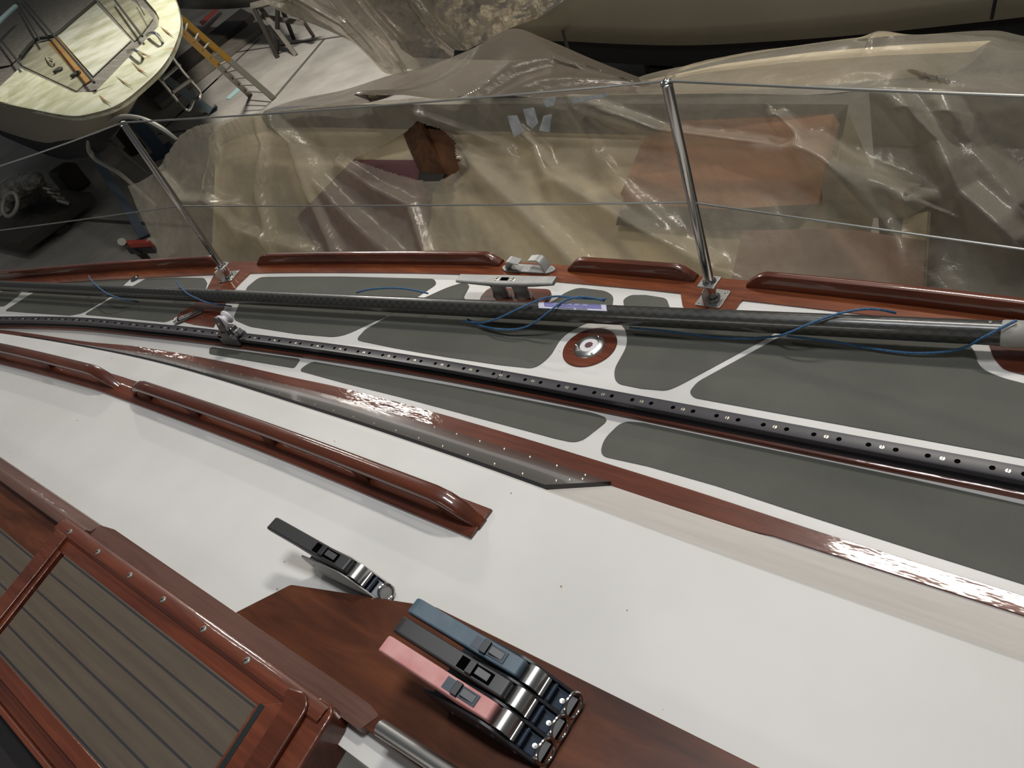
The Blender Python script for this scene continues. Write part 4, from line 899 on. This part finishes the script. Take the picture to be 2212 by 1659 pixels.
for i in range(5):
    mb = MB(); p = atz(92 + i * 10, 398 + i * 9, 0.6 - i * 0.06); mb.tube([p, p + Vector((0.1, -0.05, 0.05)), p + Vector((0.16, 0.02, -0.05))], 0.035, 8); build(mb, 'pipe', 'engine', en)
mb = MB(); mb.torus(atz(22, 442, 0.55), 0.17, 0.028, (0.2, -0.6, 0.75), flat=1); build(mb, 'flywheel_ring', 'ladder_alu', en)
mb = MB(); c = atz(75, 470, 0.2); mb.box(c, (1.8, 1.2, 0.14)); mb.box(c - Vector((0, 0, 0.13)), (1.6, 0.2, 0.12)); tag(build(mb, 'engine_pallet', 'dark_wood', smooth=0), 'black pallet under the engine at the left edge', 'pallet')
mb = MB(); c = atz(150, 385, 0.2); mb.box(c, (0.45, 0.35, 0.4)); tag(build(mb, 'keel_block', 'dark_wood', smooth=0, bev=0.05), 'dark block on the floor beside the engine', 'block')
# ------------------------------------------------ stained boat at top left, stern towards us
ZS = HC - 1.62
sb = thing('stained_sailboat', atz(250, 120, ZS), 'old cream sailboat seen from above, algae and rust stained stern with boarding ladder', 'sailboat')
outer = [(-150, 180), (0, 220), (72, 235), (145, 248), (192, 244), (253, 224), (307, 183), (353, 137), (380, 87), (389, 40), (376, -10), (340, -70), (250, -160)]
O = [(p.x, p.y) for p in spline([atz(x, y, ZS) for x, y in outer], 5)]
inner = [(-150, 60), (-40, 228 - 10), (0, 192), (45, 149), (163, 204), (210, 201), (344, 61), (346, 43), (338, 27), (315, 0), (240, -80)]
I = [(atz(x, y, ZS).x, atz(x, y, ZS).y) for x, y in inner[2:]]
# deck ring: bridge between matching parameters
def resample(P, n):
    P = [Vector((a, b, 0)) for a, b in P]; Ls = [0]
    for a, b in zip(P, P[1:]): Ls.append(Ls[-1] + (b - a).length)
    out = []
    for i in range(n):
        t = Ls[-1] * i / (n - 1); k = 0
        while k < len(Ls) - 2 and Ls[k + 1] < t: k += 1
        out.append(P[k].lerp(P[k + 1], (t - Ls[k]) / max(1e-6, Ls[k + 1] - Ls[k])))
    return out
O2 = [(p.x, p.y) for p in spline([atz(x, y, ZS) for x, y in outer[1:-2]], 5)]
I2 = [(atz(x, y, ZS).x, atz(x, y, ZS).y) for x, y in ((0, 192), (45, 149), (163, 204), (210, 201), (344, 61), (346, 43), (338, 27), (305, -12))]
oo = resample(O2, 70)
# inner points matched through key corners
keys_o = [0, 10, 28, 36, 58, 61, 64, 69]
ii = []
for a in range(7):
    na = keys_o[a + 1] - keys_o[a]
    for j in range(na): ii.append(Vector((*I2[a], 0)).lerp(Vector((*I2[a + 1], 0)), j / na))
ii.append(Vector((*I2[-1], 0)))
mb = MB(); secs = [[Vector((o.x, o.y, ZS - 0.06)), Vector((o.x, o.y, ZS - 0.01)), Vector((o.x, o.y, ZS)) + (i - o) * 0.03, Vector((i.x, i.y, ZS + 0.02)), Vector((i.x, i.y, ZS - 0.06))] for o, i in zip(oo, ii)]
mb.loft(secs); build(mb, 'side_deck', 'stern', sb)
# hull sides under the deck edge
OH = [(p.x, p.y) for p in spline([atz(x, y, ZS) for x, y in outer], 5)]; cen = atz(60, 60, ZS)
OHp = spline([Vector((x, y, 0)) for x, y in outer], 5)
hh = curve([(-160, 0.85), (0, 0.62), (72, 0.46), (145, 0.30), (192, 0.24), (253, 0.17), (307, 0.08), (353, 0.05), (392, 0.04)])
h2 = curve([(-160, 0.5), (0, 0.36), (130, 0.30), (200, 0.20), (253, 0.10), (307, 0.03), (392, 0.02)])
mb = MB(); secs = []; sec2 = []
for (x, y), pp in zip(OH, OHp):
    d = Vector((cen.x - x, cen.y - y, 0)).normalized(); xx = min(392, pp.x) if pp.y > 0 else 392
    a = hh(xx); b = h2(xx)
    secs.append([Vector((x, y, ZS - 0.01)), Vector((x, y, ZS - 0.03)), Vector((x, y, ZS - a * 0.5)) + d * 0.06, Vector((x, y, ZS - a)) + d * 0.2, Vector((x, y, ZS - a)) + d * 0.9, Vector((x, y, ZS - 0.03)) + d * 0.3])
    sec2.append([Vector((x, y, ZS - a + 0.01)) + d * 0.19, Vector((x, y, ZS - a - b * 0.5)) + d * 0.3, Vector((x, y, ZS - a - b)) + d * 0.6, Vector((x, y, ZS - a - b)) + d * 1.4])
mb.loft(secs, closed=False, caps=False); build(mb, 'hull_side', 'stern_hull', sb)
mb = MB(); mb.loft(sec2, closed=False, caps=False); build(mb, 'underbody', 'antifoul', sb)
def plate(name, pts, dz, m, par=sb, th=0.03, **kw): return slabpx(name, pts, ZS + dz, th, m, par, **kw)
plate('cockpit_ledge', [(-20, 215), (45, 146), (163, 206), (212, 203), (348, 61), (348, 40), (320, 2), (250, -60), (100, -100), (-80, 40)], -0.05, 'grime_teak')
plate('cockpit_side', [(45, 140), (75, 95), (108, 88), (183, 180), (165, 196)], -0.035, 'cockpit', th=0.01)
plate('varnished_strip', [(104, 93), (124, 78), (200, 170), (182, 182)], -0.03, 'rust', th=0.01)
plate('seat', [(124, 77), (205, 5), (282, 86), (200, 163)], -0.025, 'seat', th=0.012)
plate('cockpit_side', [(212, 0), (240, -25), (315, 20), (330, 40), (306, 72), (290, 88)], -0.03, 'cockpit', th=0.01)
plate('teak_sole', [(-60, 60), (20, -60), (200, -5), (205, 2), (120, 72), (80, 82), (45, 118), (20, 140), (-30, 150)], -0.02, 'grime_teak', th=0.012)
def line3(name, pts, z, r, m, par, rr=None):
    mb = MB(); mb.tube(spline([atz(x, y, z) for x, y in pts], 5), r, 8); return build(mb, name, m, par)
for pts in (((288, 103), (307, 113), (326, 121), (305, 115)), ((250, 164), (268, 176), (287, 187), (266, 178)), ((346, 57), (360, 66), (374, 78), (358, 69)), ((283, 132), (300, 147), (320, 161), (298, 150)), ((212, 203), (226, 214), (240, 224), (222, 216))):
    mb = MB(); mb.slab([atz(x, y, ZS + 0.024) for x, y in pts], (0, 0, -0.003)); build(mb, 'rust_streak', 'rust', sb, smooth=0)
line3('coaming_rubber', [(44, 122), (62, 100), (82, 84), (118, 76), (160, 42), (206, 3)], ZS + 0.0, 0.028, 'rub', sb)
line3('fitting_ring', [(98, 118), (104, 132), (114, 138), (116, 130), (106, 124)], ZS + 0.0, 0.012, 'cockpit', sb)
for c in ((125, 151), (163, 160)):
    mb = MB(); mb.torus(atz(*c, ZS - 0.01), 0.05, 0.02, (0, 0, 1), n=16, m=8); build(mb, 'fuel_filler', 'rub', sb)
# wires above the cockpit
for i, pts in enumerate((((-5, 78), (45, 140)), ((30, -5), (85, 85)), ((46, -5), (203, 178)), ((244, -5), (307, 78)), ((290, -5), (312, 32)))):
    line3('guard_wire', [(pts[0][0], pts[0][1]), ((pts[0][0] + pts[1][0]) / 2, (pts[0][1] + pts[1][1]) / 2), pts[1]], ZS + 0.10, 0.016 if i != 4 else 0.007, 'rub', sb)
line3('boom_tube', [(-10, 55), (18, 28), (34, 14)], ZS + 0.3, 0.045, 'cyan', sb)
# boarding ladder
zl_ = ZS + 0.03
bl = []
lp = [(318, 76, 0.05), (330, 71, 0.12), (342, 78, 0.10), (366, 115, -0.15), (395, 155, -0.45), (424, 188, -0.7), (432, 200, -0.8), (430, 212, -0.85), (418, 215, -0.86)]
lq = [(276, 112, 0.05), (290, 108, 0.12), (300, 114, 0.10), (320, 142, -0.12), (348, 175, -0.4), (380, 214, -0.7), (394, 231, -0.8), (408, 237, -0.86), (418, 215, -0.86)]
mb = MB(); mb.tube(spline([atz(x, y, ZS + z) for x, y, z in lp], 5), 0.02, 8); lad = build(mb, 'boarding_ladder', 'steel_dull', sb)
mb = MB(); mb.tube(spline([atz(x, y, ZS + z) for x, y, z in lq], 5), 0.02, 8); build(mb, 'ladder_rail', 'steel_dull', lad)
for a, b, z in (((368, 114), (326, 140), -0.13), ((388, 140), (350, 172), -0.38), ((412, 172), (372, 200), -0.58)):
    mb = MB(); mb.tube([atz(*a, ZS + z), atz(*b, ZS + z)], 0.022, 8); build(mb, 'ladder_rung', 'ladder_alu', lad)
# pale hull high at the top
mb = MB(); secs = []
for i in range(12):
    u = i / 11; x = 385 + 190 * u; yb = 16 + 3 * math.sin(u * 3) - 10 * u * u
    secs.append([atz(x, yb, 0.5), atz(x, yb - 10, 0.62), atz(x, yb - 34, 1.1), atz(x, yb - 60, 1.2)])
mb.loft(secs, closed=False, caps=False); ph_o = build(mb, 'pale_hull', 'offwhite_hull'); md = ph_o.modifiers.new('s', 'SOLIDIFY'); md.thickness = 0.04
tag(ph_o, 'smooth pale grey hull seen at the top edge above the dark beam', 'sailboat hull')
# ------------------------------------------------ far hull across the top
fh = thing('far_sailboat', (-3.0, 7.0, 0.5), 'cream hull with black bottom running across the top of the photo', 'sailboat')
bt = [(850, 80), (1000, 82), (1200, 80), (1350, 86), (1500, 88), (1700, 77), (1900, 60), (2212, 25), (2400, 0)]
kb = [(560, 120), (700, 140), (900, 150), (1200, 140), (1340, 150), (1380, 134), (1500, 136), (1700, 125), (1900, 110), (2212, 80), (2400, 60)]
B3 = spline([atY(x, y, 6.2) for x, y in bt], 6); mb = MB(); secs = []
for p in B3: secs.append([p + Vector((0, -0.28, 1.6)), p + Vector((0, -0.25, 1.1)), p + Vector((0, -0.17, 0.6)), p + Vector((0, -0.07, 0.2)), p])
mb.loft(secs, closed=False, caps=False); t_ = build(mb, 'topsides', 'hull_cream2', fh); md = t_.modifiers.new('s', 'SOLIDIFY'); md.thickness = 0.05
mb = MB(); secs = []
for p in B3: secs.append([p + Vector((0, 0.005, 0)), p + Vector((0, 0.03, -0.16)), p + Vector((0, 0.15, -0.32)), p + Vector((0, 0.6, -0.46)), p + Vector((0, 1.3, -0.5)), p + Vector((0, 1.3, 0.3))])
mb.loft(secs, closed=False, caps=False); t_ = build(mb, 'underbody', 'antifoul', fh); md = t_.modifiers.new('s', 'SOLIDIFY'); md.thickness = 0.04
mb = MB(); mb.tube([atY(2142, 40, 6.05), atY(2150, 0, 6.0), atY(2152, -30, 5.95)], 0.012, 8); build(mb, 'seam_strip', 'antifoul', fh)
mb = MB(); mb.box((-1.0, 7.6, 0.2), (4.4, 0.9, 0.4)); build(mb, 'keel', 'antifoul', fh, bev=0.05)
mb = MB(); mb.slab([atz(x, y, 0.3) for x, y in ((1390, 132), (1452, 134), (1450, 150), (1400, 146), (1404, 140), (1390, 138))], (0, 0, -0.1)); 
build(mb, 'keel_step', 'antifoul', fh, smooth=0)
line3('thin_prop', [(1203, 28), (1215, 68), (1234, 125)], 0.9, 0.014, 'rub', None)
for o in list(bpy.data.objects):
    if o.name == 'thin_prop': tag(o, 'thin dark rod standing against the far hull', 'rod')
# ------------------------------------------------ neighbour hull under plastic
YF = 3.1; SL = 0.85; ZRG = HC - 1.83  # slope added so hull and film catch more overhead light
def aton(px, py, off):
    """point where the pixel's ray meets the sloping side of the covered boat (off = metres in front of it)"""
    r = ray(px, py).normalized(); a, b = 0.5, 30.0
    for _ in range(50):
        t = (a + b) / 2; y = r.y * t; z = HC + r.z * t
        if y > YF - off - SL * max(0.0, ZRG - z): b = t
        else: a = t
    return Vector((r.x * t, r.y * t, HC + r.z * t))
ND = Vector((0, -0.76, 0.65))
nh = thing('covered_sailboat', (-3.0, 3.0, 1.3), 'cream hull with dark rubbing strake seen through cloudy plastic sheeting', 'sailboat')
mb = MB(); secs = []
ridge = curve([(-8.0, HC - 2.6), (-7.3, HC - 2.2), (-6.7, HC - 1.92), (-6.1, HC - 1.74), (-5.48, HC - 1.655), (-3.44, HC - 1.698), (-1.82, HC - 1.752), (-0.63, HC - 1.80)])
def hy(x): return YF + (0.0 if x > -5.6 else 0.12 * (x + 5.6)**2)
for x in fr(-7.6, -1.3, 50):
    z = ridge(x); y = hy(x)
    secs.append([(x, y + 0.10, z - 0.03), (x, y + 0.02, z), (x, y, z - 0.03), (x, y - 0.0, z - 0.13), (x, y - 0.42 * SL, z - 0.55), (x, y - 0.8 * SL, z - 0.93), (x, y - 0.95 * SL, z - 1.12), (x, y - 0.3, z - 1.3), (x, y + 0.4, z - 0.6)])
mb.loft(secs); build(mb, 'hull', 'hull_cream', nh)
mb = MB(); mb.sweepX(lambda x: [(hy(x) - 0.02, ridge(x) - 0.10), (hy(x) - 0.02, ridge(x) - 0.01), (hy(x) + 0.02, ridge(x) + 0.012), (hy(x) + 0.12, ridge(x) - 0.01), (hy(x) + 0.03, ridge(x) - 0.10)], fr(-5.45, -1.3, 40)); build(mb, 'rubbing_strake', 'strake_gap_dark', nh)
def facepl(name, px, off, m, par=nh, th=0.015):
    mb = MB(); mb.slab([aton(x, y, off) for x, y in px], ND * -th); return build(mb, name, m, par, smooth=0)
facepl('antifouling_area', [(762, 345), (900, 346), (930, 380), (925, 470), (900, 560), (720, 600), (640, 470)], 0.05, 'maroon')
o = facepl('brown_board', [(1390, 300), (1448, 262), (1800, 246), (1812, 270), (1768, 440), (1560, 452), (1360, 440), (1340, 420)], 0.05, 'brown_board', None); tag(o, 'large reddish brown board behind the plastic right of the stanchion', 'board', 'boards behind the plastic')
o = facepl('brown_board', [(1604, 497), (1830, 494), (2000, 520), (1990, 690), (1560, 690)], 0.06, 'brown_board2', None); tag(o, 'dull pinkish brown board behind the plastic just above the right toe rail', 'board', 'boards behind the plastic')
o = facepl('grey_bag', [(1770, 340), (1880, 360), (2010, 440), (1960, 470), (1780, 470)], 0.07, 'grey_wood', None); tag(o, 'pale grey crinkled wrapping at the end of the large brown board', 'wrapping')
facepl('stern_post', [(1950, 470), (2004, 456), (1992, 640), (1940, 660)], 0.05, 'hull_cream', nh, 0.05)
facepl('painted_shadow_gap', [(1340, 452), (1740, 450), (1700, 496), (1560, 498), (1330, 486)], 0.03, 'strake_gap_dark', nh)  # dark slab painted in place of a shadowed gap
# dark sheet added in place of the shadowed void behind the stern
mb = MB(); mb.box((0.2, 3.5, (HC - 1.86) / 2), (3.0, 0.1, HC - 1.86)); M['void_shade'] = mat('dark_void_shade', (0.045, 0.038, 0.033), 0.8); tag(build(mb, 'shade_backdrop', 'void_shade', smooth=0), 'dark brown tarpaulin added behind the plastic for the shadowed void at the right', 'backdrop')
# timber piece seen through the tear
tp = thing('timber_prop', aton(940, 390, 0.05), 'worn orange brown timber prop seen through the tear in the plastic', 'timber')
for nm, px, Y, m in (('near_plank', [(871, 290), (905, 262), (960, 380), (975, 400), (920, 400), (907, 372), (882, 318)], 0.095, 'old_wood'), ('far_plank', [(905, 275), (966, 283), (1000, 340), (1006, 356), (965, 395), (950, 380)], 0.07, 'orange_wood'), ('notch_block', [(905, 372), (960, 376), (950, 402), (902, 392)], 0.11, 'dark_wood')):
    mb = MB(); mb.slab([aton(x, y, Y) for x, y in px], ND * -0.03); build(mb, nm, m, tp, smooth=0)
# pulpit of the covered boat
pu = thing('pulpit', atY(320, 300, 3.3), 'bent steel pulpit rail standing out left of the plastic', 'pulpit')
def ptube(name, pts, Y, r, m='ladder_alu'):
    mb = MB(); mb.tube(spline([atY(x, y, Y + dy) for x, y, dy in pts], 6), r, 10); build(mb, name, m, pu)
ptube('top_rail', [(382, 304, 0), (350, 278, 0), (310, 258, 0), (270, 252, 0), (235, 262, 0), (205, 283, 0), (192, 305, 0), (193, 328, 0), (207, 345, 0), (228, 357, 0), (262, 378, 0), (300, 412, 0), (338, 446, 0)], 3.3, 0.024)
ptube('strut', [(216, 288, 0), (262, 326, 0), (322, 379, 0)], 3.35, 0.018, 'rub'); ptube('strut', [(190, 300, 0), (200, 335, 0)], 3.35, 0.018)
ptube('strut', [(305, 258, 0), (345, 280, 0), (382, 305, 0)], 3.25, 0.02, 'rub')
# ------------------------------------------------ plastic film
def foldfield(folds, Y, prj=None):
    F = []
    for pts, amp, wd in folds:
        P = [(prj or atY)(x, y, Y) for x, y in pts]; F.append(([(p.x, p.z) for p in P], amp, wd))
    def f(x, z):
        s = 0
        for P, amp, wd in F:
            best = 1e9; side_ = 1
            for (a, b), (c, d) in zip(P, P[1:]):
                vx, vz = c - a, d - b; l2 = vx * vx + vz * vz; t = max(0, min(1, ((x - a) * vx + (z - b) * vz) / l2))
                dx, dz = x - a - vx * t, z - b - vz * t; dd_ = math.hypot(dx, dz)
                if dd_ < best: best = dd_; side_ = 1 if vx * dz - vz * dx > 0 else -1
            q = best * side_ / wd
            if abs(q) < 3: s += amp * (math.exp(-q * q * (3.0 if q > 0 else 0.7)))
        return s
    return f
folds = [
 ([(1255, 205), (1330, 240), (1450, 285), (1700, 320), (1800, 345), (2015, 435)], 0.07, 0.06),
 ([(1130, 275), (1200, 370), (1300, 430), (1420, 500), (1560, 570)], 0.055, 0.05),
 ([(1020, 330), (1060, 370), (1180, 480), (1290, 590)], 0.05, 0.06),
 ([(840, 215), (1000, 275), (1110, 320)], 0.03, 0.05),
 ([(590, 240), (700, 390), (790, 480), (880, 560)], 0.06, 0.07),
 ([(600, 255), (690, 420), (740, 540)], 0.05, 0.06),
 ([(900, 205), (945, 290), (1015, 345)], 0.03, 0.035),
 ([(1260, 240), (1300, 330), (1380, 420), (1470, 500)], 0.03, 0.05),
 ([(1910, 150), (2000, 260), (2100, 420), (2212, 520)], 0.10, 0.06),
 ([(2030, 180), (2120, 330), (2212, 440)], 0.08, 0.06),
 ([(1780, 300), (1900, 440), (2000, 560)], 0.07, 0.06),
 ([(460, 300), (440, 420), (520, 500), (700, 545)], 0.05, 0.07),
 ([(560, 260), (570, 400), (600, 520)], 0.05, 0.05),
 ([(280, 400), (370, 460), (520, 445)], 0.05, 0.06),
 ([(1700, 250), (1780, 330), (1880, 380), (2020, 440)], 0.06, 0.05),
 ([(2000, 450), (1985, 550), (1975, 640)], 0.06, 0.05),
 ([(740, 345), (820, 400), (900, 440), (940, 560)], 0.04, 0.045),
]
ff = foldfield(folds, 0.12, aton)
R_ = curve([(270, 405), (330, 375), (400, 285), (480, 262), (580, 240), (760, 222), (900, 213), (1100, 212), (1250, 205), (1400, 200), (1600, 200), (1780, 205), (1900, 190), (2100, 200), (2300, 215), (2420, 220)])
def inhole(x, y):
    poly = [(762, 345), (830, 312), (905, 262), (966, 284), (1016, 352), (985, 372), (945, 392), (905, 390), (860, 378), (800, 358)]
    c = False; j = len(poly) - 1
    for i in range(len(poly)):
        if (poly[i][1] > y) != (poly[j][1] > y) and x < (poly[j][0] - poly[i][0]) * (y - poly[i][1]) / (poly[j][1] - poly[i][1]) + poly[i][0]: c = not c
        j = i
    return c
mb = MB(); nx_, ny_ = 520, 190; G = []; PX = []
for i in range(nx_ + 1):
    px_ = 275 + (2400 - 275) * i / nx_; col = []; pc_ = []
    for j in range(ny_ + 1):
        v = j / ny_; y0_ = R_(px_); yb_ = 720 if px_ > 420 else 400 + (px_ - 275) * 2.2
        py_ = y0_ + (yb_ - y0_) * v
        off = 0.14
        if px_ < 620: off -= 0.45 * ((620 - px_) / 340) ** 2
        p = aton(px_, py_, off)
        k = 1.5 * ff(p.x, p.z) * min(1, v * 8 + 0.15)
        nz = noise.fractal(Vector((p.x * 2.2, p.z * 2.8, 0.3)), 0.9, 2.1, 4) * 0.020 + 0.005 * abs(noise.noise(Vector((p.x * 14 + p.z * 6, p.z * 9, 2.0))))
        if v < 0.12: nz += 0.03 * abs(noise.noise(Vector((p.x * 9, 3, 1)))) * (1 - v / 0.12)
        q = p + ND * (k + nz); col.append(mb.bm.verts.new(q)); pc_.append((px_, py_))
    G.append(col); PX.append(pc_)
for i in range(nx_):
    for j in range(ny_):
        a = PX[i][j]; cxx = (a[0] + PX[i + 1][j][0]) / 2; cyy = (a[1] + PX[i][j + 1][1]) / 2
        if inhole(cxx, cyy): continue
        mb.bm.faces.new([G[i][j], G[i + 1][j], G[i + 1][j + 1], G[i][j + 1]])
for v in [v for v in mb.bm.verts if not v.link_faces]: mb.bm.verts.remove(v)
film = build(mb, 'plastic_sheet', 'film', smooth=180)
tag(film, 'torn cloudy plastic sheet draped down the side of the covered boat', 'plastic sheet', 'plastic sheets')
def sheet(name, top, bot, Yt, Yb, m, label, folds=(), nx=160, ny=50, amp=0.03, mid=None, seed=0):
    T = curve(top); B = curve(bot); x0 = max(top[0][0], bot[0][0]); x1 = min(top[-1][0], bot[-1][0])
    fo = foldfield(folds, (Yt + Yb) / 2) if folds else (lambda x, z: 0)
    mb = MB(); G = []
    for i in range(nx + 1):
        px_ = x0 + (x1 - x0) * i / nx; col = []
        for j in range(ny + 1):
            v = j / ny; py_ = T(px_) + (B(px_) - T(px_)) * v; Y = Yt + (Yb - Yt) * v
            p = atY(px_, py_, Y); n = noise.fractal(Vector((p.x * 2, p.z * 2.5 + seed, p.y * 2)), 0.9, 2.1, 5) * amp * min(1, 4 * v, 4 * (1 - v) + 0.3)
            col.append(mb.bm.verts.new(p + Vector((0, -0.6, 0.5)) * (n + 1.8 * fo(p.x, p.z) * min(1, 5 * v))))
        G.append(col)
    for i in range(nx):
        for j in range(ny): mb.bm.faces.new([G[i][j], G[i + 1][j], G[i + 1][j + 1], G[i][j + 1]])
    o = build(mb, name, m, smooth=180); return tag(o, label, 'plastic sheet', 'plastic sheets')
sheet('plastic_sheet', [(570, 238), (640, 215), (740, 195), (835, 165), (930, 140), (1020, 105), (1105, 62), (1180, 85), (1290, 132), (1390, 170), (1440, 185)], [(570, 244), (760, 226), (900, 216), (1100, 214), (1250, 207), (1440, 203)], 3.9, 3.0, 'film3', 'peaked dusty plastic sheet over the deck of the covered boat',
      [([(1105, 62), (1010, 130), (930, 145)], 0.10, 0.06), ([(930, 145), (1080, 165), (1250, 195)], 0.08, 0.07), ([(1105, 62), (1250, 140), (1400, 190)], 0.08, 0.07), ([(1080, 90), (1190, 170), (1330, 200)], 0.07, 0.06)], seed=2)
sheet('plastic_sheet', [(1300, 200), (1400, 160), (1550, 130), (1700, 102), (1850, 82), (2000, 74), (2150, 66), (2212, 78), (2400, 110)], [(1300, 206), (1440, 203), (1600, 203), (1780, 208), (1900, 196), (2100, 205), (2400, 220)], 3.9, 3.0, 'film', 'long rounded plastic cover over the cabin top at the upper right',
      [([(1500, 170), (1750, 140), (2000, 110)], 0.10, 0.12), ([(1900, 160), (2100, 150), (2400, 190)], 0.08, 0.07), ([(1440, 195), (1700, 172), (1900, 160)], 0.05, 0.05)], seed=5)
sheet('plastic_sheet', [(560, -25), (640, -25), (800, -25), (1000, -25), (1220, -25)], [(560, -5), (600, 22), (700, 62), (790, 108), (840, 160), (905, 152), (1000, 112), (1100, 62), (1160, 40), (1220, 0)], 5.8, 5.75, 'film2', 'dusty plastic sheet hanging in folds from the far hull at the top',
      [([(620, -20), (760, 60), (840, 140)], 0.10, 0.08), ([(760, -20), (850, 80), (900, 150)], 0.09, 0.07), ([(880, -20), (960, 80), (1000, 110)], 0.07, 0.06), ([(700, -20), (800, 80), (860, 150)], 0.07, 0.05)], seed=8)
# cabin of the covered boat under the right-hand cover
mb = MB(); mb.slab([atY(x, y, 3.75) for x, y in ((1310, 200), (1500, 160), (1700, 135), (1900, 120), (2100, 112), (2060, 160), (1700, 190), (1440, 205))], (0, 0.3, -0.1)); build(mb, 'cabin_top', 'hull_cream', nh, smooth=0)
# strips of tape
def tape(pts, Y, label):
    mb = MB(); mb.slab([aton(x, y, Y) for x, y in pts], ND * -0.004); o = build(mb, 'tape_strip', 'tape', smooth=0); tag(o, label, 'duct tape', 'silver tape on the plastic')
YT = 0.215
tape([(1096, 250), (1116, 249), (1130, 284), (1110, 297)], YT, 'silver tape strip at the left of the group on the plastic, longest and brightest')
tape([(1130, 236), (1152, 232), (1162, 265), (1150, 278), (1138, 268)], YT, 'dull silver tape strip with pointed end between two others')
tape([(1174, 250), (1192, 246), (1186, 286), (1164, 282)], YT, 'short silver tape strip at the right of the hanging three')
tape([(1170, 212), (1202, 208), (1196, 228), (1180, 232)], YT, 'small silver tape patch on the ridge above the hanging strips')
tape([(1232, 214), (1310, 201), (1316, 204), (1304, 212), (1280, 214), (1240, 224)], YT, 'long ragged silver tape strip along the ridge of the plastic')
